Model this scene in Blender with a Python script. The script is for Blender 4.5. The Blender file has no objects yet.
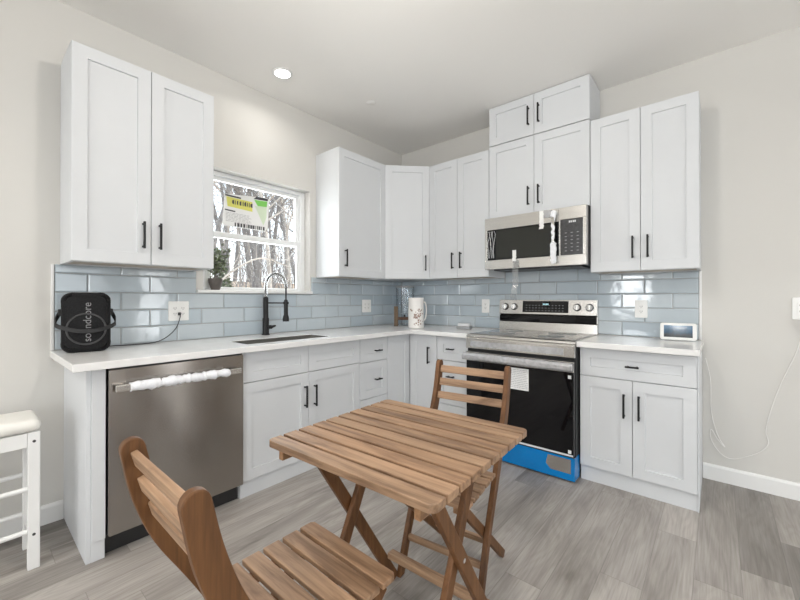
import bpy, bmesh, math, random
from mathutils import Vector, Matrix
R = math.radians
random.seed(7)
SC = bpy.context.scene
COL = SC.collection

# ------------------------------------------------------------------ camera
cam_d = bpy.data.cameras.new('camera'); cam = bpy.data.objects.new('camera', cam_d); COL.objects.link(cam)
cam.location = (2.7035, -3.2453, 1.1965)
cam.rotation_euler = (R(90.2), 0, R(40.884))
cam_d.sensor_width = 36; cam_d.lens = 373.56/800*36
cam_d.shift_x = 5.37/800; cam_d.shift_y = -3.19/800
cam_d.clip_start = .05; cam_d.clip_end = 300
SC.camera = cam

# ------------------------------------------------------------------ world, light, exposure
w = bpy.data.worlds.new('sky'); SC.world = w; w.use_nodes = True
wn = w.node_tree.nodes; wl = w.node_tree.links
bg = wn['Background']
tc = wn.new('ShaderNodeTexCoord'); sx = wn.new('ShaderNodeSeparateXYZ'); cr = wn.new('ShaderNodeValToRGB')
wl.new(tc.outputs['Generated'], sx.inputs[0]); wl.new(sx.outputs['Z'], cr.inputs[0]); wl.new(cr.outputs[0], bg.inputs[0])
cr.color_ramp.elements[0].color = (.93, .95, .97, 1); cr.color_ramp.elements[0].position = .0
cr.color_ramp.elements[1].color = (.62, .80, 1.0, 1); cr.color_ramp.elements[1].position = .55
bg.inputs[1].default_value = 2.3

def area(name, loc, rot, sx_, sy_, power, col=(1, 1, 1), shape='RECTANGLE'):
    l = bpy.data.lights.new(name, 'AREA'); l.shape = shape; l.size = sx_; l.size_y = sy_; l.energy = power; l.color = col
    o = bpy.data.objects.new(name, l); COL.objects.link(o); o.location = loc; o.rotation_euler = rot
    return o
# daylight and added fill at the unseen windows behind the camera
area('daylight_south', (1.175, -6.92, 1.55), (R(90), 0, 0), .55, 1.3, 24, (.96, .98, 1))
area('fill_south_wide', (4.1, -6.92, 1.45), (R(90), 0, 0), 2.0, 1.9, 58, (.96, .98, 1))  # fill lamp added at the wide unseen south window
area('fill_east', (5.92, -2.6, 1.55), (R(90), 0, R(90)), 2.2, 1.6, 9, (.97, .985, 1))  # weak fill lamp added at the unseen east window
area('daylight_east_narrow', (5.92, -.76, 1.25), (R(90), 0, R(90)), .34, 1.9, 10, (.97, .985, 1))
area('daylight_kitchen_window', (-.16, -1.70, 1.70), (R(90), 0, R(-90)), .8, .8, 14, (.95, .98, 1))
sun = bpy.data.lights.new('sun', 'SUN'); sun.energy = 4.0; sun.angle = R(1); sun.color = (1, .95, .88)
so = bpy.data.objects.new('sun', sun); COL.objects.link(so); so.rotation_euler = (R(-22), R(25), 0)

SC.view_settings.view_transform = 'Standard'
SC.view_settings.look = 'None'
SC.view_settings.exposure = 0.24
SC.view_settings.gamma = 1.0
SC.view_settings.use_curve_mapping = False

# ------------------------------------------------------------------ materials
class NT:
    def __init__(s, name):
        s.m = bpy.data.materials.new(name); s.m.use_nodes = True
        s.t = s.m.node_tree; s.n = s.t.nodes; s.b = s.n['Principled BSDF']
    def add(s, typ, **kw):
        n = s.n.new(typ)
        for k, v in kw.items(): setattr(n, k, v)
        return n
    def link(s, a, b): s.t.links.new(a, b)
    def math(s, op, a, b=None):
        n = s.add('ShaderNodeMath', operation=op)
        for i, v in enumerate((a, b)):
            if v is None: continue
            if isinstance(v, (int, float)): n.inputs[i].default_value = v
            else: s.link(v, n.inputs[i])
        return n.outputs[0]
    def ramp(s, fac, stops):
        n = s.add('ShaderNodeValToRGB'); e = n.color_ramp.elements
        while len(e) < len(stops): e.new(.5)
        for i, (p, c) in enumerate(stops): e[i].position = p; e[i].color = (*c, 1)
        s.link(fac, n.inputs[0]); return n.outputs[0]
    def mix(s, f, a, b, blend='MIX'):
        n = s.add('ShaderNodeMix', data_type='RGBA', blend_type=blend)
        for i, v in ((0, f), (6, a), (7, b)):
            if isinstance(v, (int, float)): n.inputs[i].default_value = v
            elif isinstance(v, tuple): n.inputs[i].default_value = (*v, 1)
            else: s.link(v, n.inputs[i])
        return n.outputs[2]
    def obj(s): return s.add('ShaderNodeTexCoord').outputs['Object']
    def mapping(s, vec, scale=(1, 1, 1), rot=(0, 0, 0)):
        n = s.add('ShaderNodeMapping'); s.link(vec, n.inputs[0]); n.inputs['Scale'].default_value = scale; n.inputs['Rotation'].default_value = rot
        return n.outputs[0]
    def noise(s, vec, scale, detail=4, rough=.5, dist=0):
        n = s.add('ShaderNodeTexNoise'); s.link(vec, n.inputs['Vector'])
        n.inputs['Scale'].default_value = scale; n.inputs['Detail'].default_value = detail; n.inputs['Roughness'].default_value = rough; n.inputs['Distortion'].default_value = dist
        return n.outputs['Fac']
    def bump(s, h, strength, dist=.002):
        n = s.add('ShaderNodeBump'); n.inputs['Strength'].default_value = strength; n.inputs['Distance'].default_value = dist
        s.link(h, n.inputs['Height']); s.link(n.outputs[0], s.b.inputs['Normal'])
def plain(name, col, rough=.5, metal=0, spec=.5, var=.03, vs=6, emis=None, estr=0):
    t = NT(name); f = t.noise(t.obj(), vs, 3)
    lo = tuple(max(0, c*(1-var)) for c in col); hi = tuple(min(1, c*(1+var)) for c in col)
    t.link(t.ramp(f, [(.3, lo), (.7, hi)]), t.b.inputs['Base Color'])
    t.b.inputs['Roughness'].default_value = rough; t.b.inputs['Metallic'].default_value = metal; t.b.inputs['Specular IOR Level'].default_value = spec
    if emis: t.b.inputs['Emission Color'].default_value = (*emis, 1); t.b.inputs['Emission Strength'].default_value = estr
    return t.m
def wall_mat(name, col):
    t = NT(name); o = t.obj(); f = t.noise(o, 1.3, 3)
    t.link(t.ramp(f, [(.3, tuple(c*.985 for c in col)), (.7, col)]), t.b.inputs['Base Color'])
    t.b.inputs['Roughness'].default_value = .75; t.b.inputs['Specular IOR Level'].default_value = .25
    t.bump(t.noise(o, 170, 3), .12, .001); return t.m
def wood(name, grain, base, dark, rough=.5):
    t = NT(name); o = t.obj()
    sc = [9, 9, 9]; sc[grain] = 1.3
    v = t.mapping(o, tuple(sc))
    isl = t.add('ShaderNodeNewGeometry').outputs['Random Per Island']
    va = t.add('ShaderNodeVectorMath', operation='ADD'); t.link(v, va.inputs[0])
    cx = t.add('ShaderNodeCombineXYZ'); m = t.math('MULTIPLY', isl, 37.0)
    for i in range(3): t.link(m, cx.inputs[i])
    t.link(cx.outputs[0], va.inputs[1])
    f1 = t.noise(va.outputs[0], 1.6, 5, .6, 1.2)
    s2 = [70, 70, 70]; s2[grain] = 4
    f2 = t.noise(t.mapping(o, tuple(s2)), 1, 3, .6)
    c = t.ramp(f1, [(.25, dark), (.5, base), (.8, tuple(min(1, x*1.18) for x in base))])
    c = t.mix(.68, c, t.ramp(f2, [(.3, (.45, .42, .40)), (.65, (1, 1, 1))]), 'MULTIPLY')
    hv = t.ramp(isl, [(0, (.78, .76, .74)), (.5, (1, 1, 1)), (1, (1.0, .93, .86))])
    c = t.mix(.75, c, hv, 'MULTIPLY')
    t.link(c, t.b.inputs['Base Color']); t.b.inputs['Roughness'].default_value = rough; t.b.inputs['Specular IOR Level'].default_value = .35
    t.bump(f2, .15, .001); return t.m
def steel(name, col, rough, axis, streak=.12, aniso=0):
    t = NT(name); o = t.obj(); s = [260, 260, 260]; s[axis] = 2
    f = t.noise(t.mapping(o, tuple(s)), 1, 2)
    t.link(t.ramp(f, [(.3, tuple(c*(1-streak) for c in col)), (.7, tuple(min(1, c*(1+streak)) for c in col))]), t.b.inputs['Base Color'])
    t.b.inputs['Metallic'].default_value = 1
    r = t.math('ADD', t.math('MULTIPLY', f, streak), rough-streak/2); t.link(r, t.b.inputs['Roughness'])
    if aniso:
        t.b.inputs['Anisotropic'].default_value = aniso; tg = t.add('ShaderNodeTangent', direction_type='RADIAL', axis='Z'); t.link(tg.outputs[0], t.b.inputs['Tangent']); t.b.inputs['Anisotropic Rotation'].default_value = .25
    return t.m
GLK = .8
def glassy(name, tint=(1, 1, 1), refl=.08, rough=.0):
    t = NT(name); t.n.remove(t.b)
    tr = t.add('ShaderNodeBsdfTransparent'); tr.inputs[0].default_value = (*tint, 1)
    gl = t.add('ShaderNodeBsdfGlossy'); gl.inputs['Roughness'].default_value = rough
    lw = t.add('ShaderNodeLayerWeight'); lw.inputs[0].default_value = .25
    f = t.math('ADD', t.math('MULTIPLY', lw.outputs['Fresnel'], GLK), refl*.5)
    mx = t.add('ShaderNodeMixShader'); t.link(f, mx.inputs[0]); t.link(tr.outputs[0], mx.inputs[1]); t.link(gl.outputs[0], mx.inputs[2])
    t.link(mx.outputs[0], t.n['Material Output'].inputs[0]); return t.m
def floor_mat():
    t = NT('floor_planks'); o = t.obj(); s = t.add('ShaderNodeSeparateXYZ'); t.link(o, s.inputs[0])
    W, L = .1555, 1.22
    u = t.math('DIVIDE', t.math('ADD', s.outputs['X'], -2.466+.1555*40), W); row = t.math('FLOOR', u); fu = t.math('FRACT', u)
    wn1 = t.add('ShaderNodeTexWhiteNoise', noise_dimensions='1D'); t.link(row, wn1.inputs['W'])
    vv = t.math('ADD', t.math('DIVIDE', s.outputs['Y'], L), t.math('MULTIPLY', wn1.outputs[0], 5)); pl = t.math('FLOOR', vv); fv = t.math('FRACT', vv)
    cb = t.add('ShaderNodeCombineXYZ'); t.link(row, cb.inputs[0]); t.link(pl, cb.inputs[1])
    wn2 = t.add('ShaderNodeTexWhiteNoise', noise_dimensions='2D'); t.link(cb.outputs[0], wn2.inputs['Vector']); rnd = wn2.outputs['Value']
    # grain coordinates, shifted per plank
    c2 = t.add('ShaderNodeCombineXYZ')
    t.link(t.math('ADD', s.outputs['X'], t.math('MULTIPLY', rnd, 31)), c2.inputs[0]); t.link(t.math('ADD', s.outputs['Y'], t.math('MULTIPLY', rnd, 17)), c2.inputs[1])
    big = t.noise(t.mapping(c2.outputs[0], (6.5, 1.1, 1)), 1, 4, .55, .6)
    fine = t.noise(t.mapping(c2.outputs[0], (120, 4, 1)), 1, 4, .6, .3)
    ring = t.math('SINE', t.math('MULTIPLY', t.noise(t.mapping(c2.outputs[0], (5.5, .8, 1)), 1, 2, .45, .2), 130))
    wv = t.math('ADD', t.math('MULTIPLY', ring, .5), .5)
    c = t.ramp(big, [(.22, (.15, .137, .127)), (.40, (.36, .337, .316)), (.58, (.475, .45, .427)), (.85, (.55, .525, .50))])
    c = t.mix(.8, c, t.ramp(rnd, [(0, (.40, .385, .37)), (.38, (.80, .78, .76)), (1, (1.0, .98, .955))]), 'MULTIPLY')
    c = t.mix(.45, c, t.ramp(fine, [(.3, (.5, .48, .46)), (.62, (1, 1, 1))]), 'MULTIPLY')
    c = t.mix(.13, c, t.ramp(wv, [(.1, (.45, .43, .41)), (.7, (1, 1, 1))]), 'MULTIPLY')
    # the seams between planks
    e1 = t.math('MINIMUM', fu, t.math('SUBTRACT', 1.0, fu)); e2 = t.math('MINIMUM', fv, t.math('SUBTRACT', 1.0, fv))
    seam = t.math('MAXIMUM', t.math('LESS_THAN', e1, .009), t.math('LESS_THAN', e2, .0012))
    c = t.mix(t.math('MULTIPLY', seam, .30), c, (.07, .062, .055))
    t.link(c, t.b.inputs['Base Color'])
    t.b.inputs['Roughness'].default_value = .42; t.b.inputs['Specular IOR Level'].default_value = .4
    t.bump(fine, .06, .001); return t.m
def tile_mat():
    t = NT('glass_tile'); isl = t.add('ShaderNodeNewGeometry').outputs['Random Per Island']; o = t.obj()
    c = t.ramp(isl, [(0, (.43, .495, .545)), (.5, (.47, .535, .58)), (1, (.51, .565, .60))])
    f = t.noise(o, 14, 2)
    c = t.mix(.12, c, t.ramp(f, [(.3, (.7, .75, .8)), (.7, (1, 1, 1))]), 'MULTIPLY')
    t.link(c, t.b.inputs['Base Color']); t.b.inputs['Roughness'].default_value = .09; t.b.inputs['Specular IOR Level'].default_value = .75
    t.bump(t.noise(o, 9, 2), .3, .006); return t.m

M = {}
M['wall'] = wall_mat('wall_paint', (.635, .622, .592))
M['ceil'] = wall_mat('ceiling_paint', (.885, .87, .84))
M['floor'] = floor_mat()
M['tile'] = tile_mat()
M['grout'] = plain('grout', (.38, .385, .39), .8)
M['edge'] = plain('white_edge_trim', (.82, .82, .81), .4)
M['white'] = plain('white_cabinet_paint', (.645, .660, .676), .5, 0, .35, var=.008)
M['ply'] = plain('cabinet_underside_plywood', (.50, .44, .37), .6, var=.12, vs=14)
M['trimw'] = plain('white_trim_paint', (.80, .80, .79), .4, var=.01)
M['vinyl'] = plain('white_vinyl', (.84, .85, .85), .35, var=.01)
M['black'] = plain('matte_black_metal', (.012, .012, .013), .45, 0, .3)
M['quartz'] = plain('white_quartz', (.80, .795, .785), .17, var=.035, vs=11)
M['steelx'] = steel('brushed_steel', (.60, .582, .552), .26, 0, .05)
M['steeldw'] = steel('dark_brushed_steel', (.37, .345, .32), .20, 2, .004, .9)
M['chrome'] = plain('chrome', (.75, .75, .75), .12, 1)
M['sink'] = steel('sink_steel', (.28, .27, .25), .35, 0)
M['blackglass'] = plain('black_glass', (.004, .004, .005), .03, 0, .35)
M['cooktop'] = plain('cooktop_glass_under_film', (.30, .295, .285), .16, .45, .8, var=.06)
M['blackpl'] = plain('black_plastic', (.02, .02, .021), .4)
M['darkgap'] = plain('dark_shadow_gap', (.012, .012, .012), .8)
M['screen'] = plain('grey_touch_panel', (.055, .055, .058), .22, var=.25, vs=60)
M['mwscreen'] = plain('dark_oven_window', (.024, .025, .021), .25, 0, .3, var=.04)
M['paper'] = plain('printed_paper', (.62, .63, .65), .6, var=.35, vs=70)
M['sticker'] = plain('white_sticker', (.83, .83, .82), .5, var=.02)
M['foam'] = plain('white_foam_wrap', (.84, .85, .88), .7, var=.06, vs=60)
M['film'] = plain('cloudy_protective_film', (.56, .565, .58), .18, .6, var=.14, vs=40)
M['tape'] = plain('white_tape', (.80, .80, .78), .35, var=.05)
M['blue'] = plain('blue_protective_film', (.000, .175, .48), .22, var=.10, vs=5)
M['bag'] = plain('black_speaker_fabric', (.012, .012, .013), .8, 0, .2, var=.5, vs=190)
M['bagring'] = plain('dark_grey_rubber', (.045, .045, .047), .55)
M['letter'] = plain('silver_lettering', (.22, .22, .225), .4)
M['strap'] = plain('black_webbing', (.013, .013, .014), .6)
M['outlet'] = plain('outlet_plastic', (.82, .82, .80), .35, var=.01)
M['cable'] = plain('white_cable', (.80, .79, .765), .5)
M['slot'] = plain('outlet_slot', (.05, .05, .05), .6)
M['ceramic'] = plain('white_ceramic', (.82, .80, .77), .2, var=.02)
M['flower'] = plain('printed_flower_brown', (.30, .19, .15), .35, var=.3, vs=80)
M['flowerb'] = plain('printed_flower_blue', (.42, .52, .60), .35, var=.2, vs=80)
M['woodx'] = wood('acacia_x', 0, (.40, .258, .160), (.150, .080, .043))
M['woody'] = wood('acacia_y', 1, (.335, .190, .098), (.165, .082, .040))
M['woodz_shade'] = wood('acacia_shaded_z', 2, (.165, .074, .027), (.080, .034, .012))  # darker acacia for posts and legs, partly shade put into the colour
M['woodm'] = wood('olive_wood', 2, (.155, .105, .06), (.08, .05, .028))
M['woodd'] = wood('dark_wood', 2, (.14, .070, .038), (.06, .03, .018))
M['grey'] = plain('grey_plastic', (.30, .31, .32), .4)
M['greyl'] = plain('pale_grey_plastic', (.66, .67, .68), .35)
M['display'] = NT('display_picture')
t = M['display']; o_ = t.obj(); sz = t.add('ShaderNodeSeparateXYZ'); t.link(o_, sz.inputs[0])
fz = t.math('ADD', t.math('MULTIPLY', sz.outputs['Z'], 9.0), t.math('MULTIPLY', t.noise(o_, 45, 4), .45))
cc = t.ramp(fz, [(.25, (.012, .016, .022)), (.55, (.03, .035, .038)), (.75, (.02, .05, .085)), (1.15, (.05, .10, .16))])
t.link(cc, t.b.inputs['Base Color']); t.link(cc, t.b.inputs['Emission Color']); t.b.inputs['Emission Strength'].default_value = .55; t.b.inputs['Roughness'].default_value = .1
M['display'] = t.m
M['stoolw'] = plain('white_stool_paint', (.80, .80, .79), .35)
M['cushion'] = plain('cream_vinyl_cushion', (.80, .785, .74), .45, var=.03)
M['lamp'] = plain('recessed_lamp_lens', (.9, .9, .88), .4, emis=(1, .97, .92), estr=7)
M['glass'] = glassy('window_glass', (.97, .98, .98), .05)
GLK = .5
M['clear'] = glassy('clear_jar_glass', (.96, .975, .985), .05, .02)
GLK = .8
M['plastic'] = glassy('clear_plastic_film', (.90, .91, .92), .30, .15)
M['pot'] = plain('grey_brown_pot', (.11, .095, .085), .55, var=.15, vs=40)
M['soil'] = plain('potting_soil', (.03, .022, .016), .9)
M['leaf'] = plain('leaf_green', (.15, .185, .095), .5, var=.5, vs=40)
M['barkd'] = plain('dark_bark', (.20, .185, .175), .9, var=.4, vs=9)
M['barkl'] = plain('pale_bark', (.46, .41, .36), .9, var=.25, vs=7)
M['ever'] = plain('evergreen_needles', (.075, .10, .050), .7, var=.5, vs=9)
M['litter'] = plain('leaf_litter_ground', (.56, .42, .31), .95, var=.25, vs=1.4)
M['yellow'] = plain('yellow_label', (.70, .68, .16), .5)
M['green'] = plain('green_label', (.22, .62, .12), .5)
M['greenl'] = plain('pale_green_label', (.66, .76, .58), .5)
M['print'] = plain('dark_print', (.06, .06, .065), .6)
M['printg'] = plain('grey_print', (.45, .45, .46), .6)

# ------------------------------------------------------------------ mesh helpers
def merge(bm, b2):
    me = bpy.data.meshes.new('tmp'); b2.to_mesh(me); b2.free(); bm.from_mesh(me); bpy.data.meshes.remove(me)
def box(bm, x0, x1, y0, y1, z0, z1, bev=0, seg=2, mat=None):
    b = bmesh.new(); bmesh.ops.create_cube(b, size=1)
    for v in b.verts: v.co = Vector(((x0+x1)/2+v.co.x*(x1-x0), (y0+y1)/2+v.co.y*(y1-y0), (z0+z1)/2+v.co.z*(z1-z0)))
    if bev: bmesh.ops.bevel(b, geom=b.edges[:], offset=bev, segments=seg, profile=.5, affect='EDGES')
    if mat: bmesh.ops.transform(b, matrix=mat, verts=b.verts)
    merge(bm, b); return bm
def beam(bm, p0, p1, wx, wy, up=(0, 1, 0), bev=.003):
    """board of section wx (across) by wy (along up) from p0 to p1"""
    p0, p1 = Vector(p0), Vector(p1); d = p1-p0; L = d.length; z = d.normalized(); u = Vector(up); x = u.cross(z).normalized(); y = z.cross(x)
    m = Matrix((x, y, z)).transposed().to_4x4(); m.translation = p0
    return box(bm, -wx/2, wx/2, -wy/2, wy/2, 0, L, bev, 2, m)
def tube(bm, pts, r, n=8, cap=True):
    pts = [Vector(p) for p in pts]; rings = []; rr = r if isinstance(r, (list, tuple)) else [r]*len(pts)
    ref = Vector((0, 0, 1)); prev = None
    for i, p in enumerate(pts):
        d = (pts[min(i+1, len(pts)-1)]-pts[max(i-1, 0)]).normalized()
        if prev is None:
            a = ref if abs(d.z) < .9 else Vector((1, 0, 0)); x = d.cross(a).normalized()
        else: x = (prev-d*prev.dot(d)).normalized()
        prev = x; y = d.cross(x)
        rings.append([bm.verts.new(p+(x*math.cos(2*math.pi*k/n)+y*math.sin(2*math.pi*k/n))*rr[i]) for k in range(n)])
    for a, b in zip(rings, rings[1:]):
        for k in range(n): bm.faces.new((a[k], a[(k+1) % n], b[(k+1) % n], b[k]))
    if cap: bm.faces.new(rings[0][::-1]); bm.faces.new(rings[-1])
    return bm
def lathe(bm, prof, c=(0, 0, 0), n=32, sx=1, sy=1, rot=None):
    rings = []
    for r, z in prof:
        ring = []
        for k in range(n):
            v = Vector((r*math.cos(2*math.pi*k/n)*sx, r*math.sin(2*math.pi*k/n)*sy, z))
            if rot: v = rot @ v
            ring.append(bm.verts.new(v+Vector(c)))
        rings.append(ring)
    for a, b in zip(rings, rings[1:]):
        for k in range(n): bm.faces.new((a[k], a[(k+1) % n], b[(k+1) % n], b[k]))
    if prof[0][0] > 1e-4: bm.faces.new(rings[0][::-1])
    if prof[-1][0] > 1e-4: bm.faces.new(rings[-1])
    return bm
def prism(bm, poly, z0, z1, plane='XY', bev=0, mat=None):
    b = bmesh.new()
    f = {'XY': lambda a, c, h: (a, c, h), 'XZ': lambda a, c, h: (a, h, c), 'YZ': lambda a, c, h: (h, a, c)}[plane]
    lo = [b.verts.new(f(a, c, z0)) for a, c in poly]; hi = [b.verts.new(f(a, c, z1)) for a, c in poly]; n = len(poly)
    b.faces.new(lo[::-1]); b.faces.new(hi)
    for i in range(n): b.faces.new((lo[i], lo[(i+1) % n], hi[(i+1) % n], hi[i]))
    bmesh.ops.recalc_face_normals(b, faces=b.faces)
    if bev: bmesh.ops.bevel(b, geom=b.edges[:], offset=bev, segments=2, profile=.5, affect='EDGES')
    if mat: bmesh.ops.transform(b, matrix=mat, verts=b.verts)
    merge(bm, b); return bm
def rrect(x0, x1, z0, z1, r, n=6):
    out = []
    for cx, cz, a0 in ((x1-r, z1-r, 0), (x0+r, z1-r, 90), (x0+r, z0+r, 180), (x1-r, z0+r, 270)):
        for k in range(n+1): a = R(a0+90*k/n); out.append((cx+r*math.cos(a), cz+r*math.sin(a)))
    return out
def smooth(pts, n=8):
    P = [Vector(p) for p in pts]; P = [P[0]*2-P[1]]+P+[P[-1]*2-P[-2]]; out = []
    for i in range(1, len(P)-2):
        for k in range(n):
            t = k/n; a, b, c, d_ = P[i-1:i+3]
            out.append(.5*((2*b)+(-a+c)*t+(2*a-5*b+4*c-d_)*t*t+(-a+3*b-3*c+d_)*t**3))
    out.append(P[-2]); return out
B = bmesh.new
def obj(name, bm, mat, parent=None, smooth=False, loc=None):
    bmesh.ops.recalc_face_normals(bm, faces=bm.faces)
    me = bpy.data.meshes.new(name); bm.to_mesh(me); bm.free()
    me.materials.append(M[mat] if isinstance(mat, str) else mat)
    if smooth:
        for p in me.polygons: p.use_smooth = True
        try: me.set_sharp_from_angle(angle=R(38))
        except Exception: pass
    o = bpy.data.objects.new(name, me); COL.objects.link(o)
    if parent: o.parent = parent
    if loc: o.location = loc
    return o
def tag(o, label, cat, group=None, kind=None):
    if label: o['label'] = label
    if cat: o['category'] = cat
    if group: o['group'] = group
    if kind: o['kind'] = kind
    return o
def thing(name, label, cat, loc=(0, 0, 0), rz=0, group=None):
    o = bpy.data.objects.new(name, None); COL.objects.link(o); o.empty_display_size = .05
    o.location = loc; o.rotation_euler = (0, 0, R(rz)); return tag(o, label, cat, group)
def struct(name, bm, mat, label=None, smooth=False):
    o = obj(name, bm, mat, None, smooth); o['kind'] = 'structure'
    if label: o['label'] = label
    return o
def copy_tree(o, parent=None):
    c = o.copy(); COL.objects.link(c)
    if parent: c.parent = parent
    for ch in o.children: copy_tree(ch, c)
    return c

# ------------------------------------------------------------------ room shell
H = 2.811; XE, YS = 6.0, -7.0; T = .14
WY0, WY1, WZ0, WZ1 = -2.155, -1.258, 1.255, 2.130     # kitchen window opening
def wall_x(bm, x0, x1, y0, y1, holes):                 # a wall running along y, holes (y0,y1,z0,z1)
    ys = sorted({y0, y1, *[h[0] for h in holes], *[h[1] for h in holes]})
    for a, b in zip(ys, ys[1:]):
        hh = [h for h in holes if h[0] <= a and h[1] >= b]
        if hh: box(bm, x0, x1, a, b, 0, hh[0][2]); box(bm, x0, x1, a, b, hh[0][3], H)
        else: box(bm, x0, x1, a, b, 0, H)
    return bm
def wall_y(bm, y0, y1, x0, x1, holes):
    xs = sorted({x0, x1, *[h[0] for h in holes], *[h[1] for h in holes]})
    for a, b in zip(xs, xs[1:]):
        hh = [h for h in holes if h[0] <= a and h[1] >= b]
        if hh: box(bm, a, b, y0, y1, 0, hh[0][2]); box(bm, a, b, y0, y1, hh[0][3], H)
        else: box(bm, a, b, y0, y1, 0, H)
    return bm
struct('wall_left', wall_x(B(), -T, 0, YS-T, T, [(WY0, WY1, WZ0, WZ1)]), 'wall')
struct('wall_back', wall_y(B(), 0, T, 0, XE+T, []), 'wall')
struct('wall_right', wall_x(B(), XE, XE+T, YS-T, 0, [(-3.7, -1.5, .75, 2.35), (-.96, -.56, .3, 2.25)]), 'wall')
struct('wall_front', wall_y(B(), YS-T, YS, 0, XE, [(.88, 1.47, .9, 2.2), (3.1, 5.1, .5, 2.4)]), 'wall')
struct('floor', box(B(), -T, XE+T, YS-T, T, -.1, 0), 'floor')
struct('ceiling', box(B(), -T, XE+T, YS-T, T, H, H+.1), 'ceil')
def baseboard(name, a, b, axis, other, sgn):
    bm = B()
    prof = [(0, 0), (.015, 0), (.015, .085), (.011, .095), (.006, .1), (0, .1)]
    if axis == 'x': prism(bm, [(other+sgn*p, z) for p, z in prof], a, b, 'YZ')
    else: prism(bm, [(other+sgn*p, z) for p, z in prof], a, b, 'XZ')
    return struct(name, bm, 'trimw')
baseboard('baseboard_back', 2.625, XE-.001, 'x', -.0005, -1)
baseboard('baseboard_left', YS+.02, -2.8855, 'y', .0005, 1)
baseboard('baseboard_right', YS+.02, -.02, 'y', XE-.0005, -1)
baseboard('baseboard_front', .02, XE-.02, 'x', YS+.0005, 1)

# kitchen window: vinyl frame, two sashes and their panes
def sash(y0, y1, z0, z1, xa, xb, fw, fb, ft):
    bm = B(); box(bm, xa, xb, y0, y0+fw, z0, z1, .003); box(bm, xa, xb, y1-fw, y1, z0, z1, .003)
    box(bm, xa, xb, y0+fw-.001, y1-fw+.001, z0, z0+fb, .003); box(bm, xa, xb, y0+fw-.001, y1-fw+.001, z1-ft, z1, .003); return bm
win = struct('window_1', sash(WY0+.001, WY1-.001, WZ0+.001, WZ1-.001, -.13, -.075, .045, .008, .03), 'vinyl')
us = obj('upper_sash', sash(WY0+.047, WY1-.047, 1.645, WZ1-.032, -.122, -.098, .034, .040, .028), 'vinyl', win)
ls = obj('lower_sash', sash(WY0+.047, WY1-.047, WZ0+.010, 1.688, -.096, -.078, .034, .014, .043), 'vinyl', win)
obj('pane', box(B(), -.112, -.108, WY0+.08, WY1-.08, 1.684, WZ1-.06), 'glass', us)
obj('pane', box(B(), -.089, -.085, WY0+.08, WY1-.08, WZ0+.0245, 1.646), 'glass', ls)
sill = struct('trim_1', box(B(), -.074, .030, WY0-.045, WY1+.012, WZ0-.022, WZ0-.0005, .004), 'trimw', 'white window sill board')
# plain windows of the room behind the camera
def far_window(name, axis, c, a0, a1, z0, z1):
    bm = B()
    def bx(p0, p1, q0, q1):
        if axis == 'y': box(bm, p0, p1, c-.03, c+.03, q0, q1)
        else: box(bm, c-.03, c+.03, p0, p1, q0, q1)
    mid = (a0+a1)/2; f = .05
    bx(a0+.001, a0+f, z0+.001, z1-.001); bx(a1-f, a1-.001, z0+.001, z1-.001); bx(a0+f, a1-f, z0+.001, z0+f); bx(a0+f, a1-f, z1-f, z1-.001); bx(mid-.03, mid+.03, z0+f, z1-f); bx(a0+f, a1-f, (z0+z1)/2-.025, (z0+z1)/2+.025)
    o = struct(name, bm, 'vinyl'); b2 = B()
    if axis == 'y': box(b2, a0+f, a1-f, c-.035, c-.031, z0+f, z1-f)
    else: box(b2, c+.031, c+.035, a0+f, a1-f, z0+f, z1-f)
    obj('pane', b2, 'glass', o)
far_window('window_2', 'y', YS-.07, .88, 1.47, .9, 2.2)
far_window('window_5', 'x', XE+.07, -.96, -.56, .3, 2.25)
far_window('window_3', 'y', YS-.07, 3.1, 5.1, .5, 2.4)
far_window('window_4', 'x', XE+.07, -3.7, -1.5, .75, 2.35)

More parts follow.
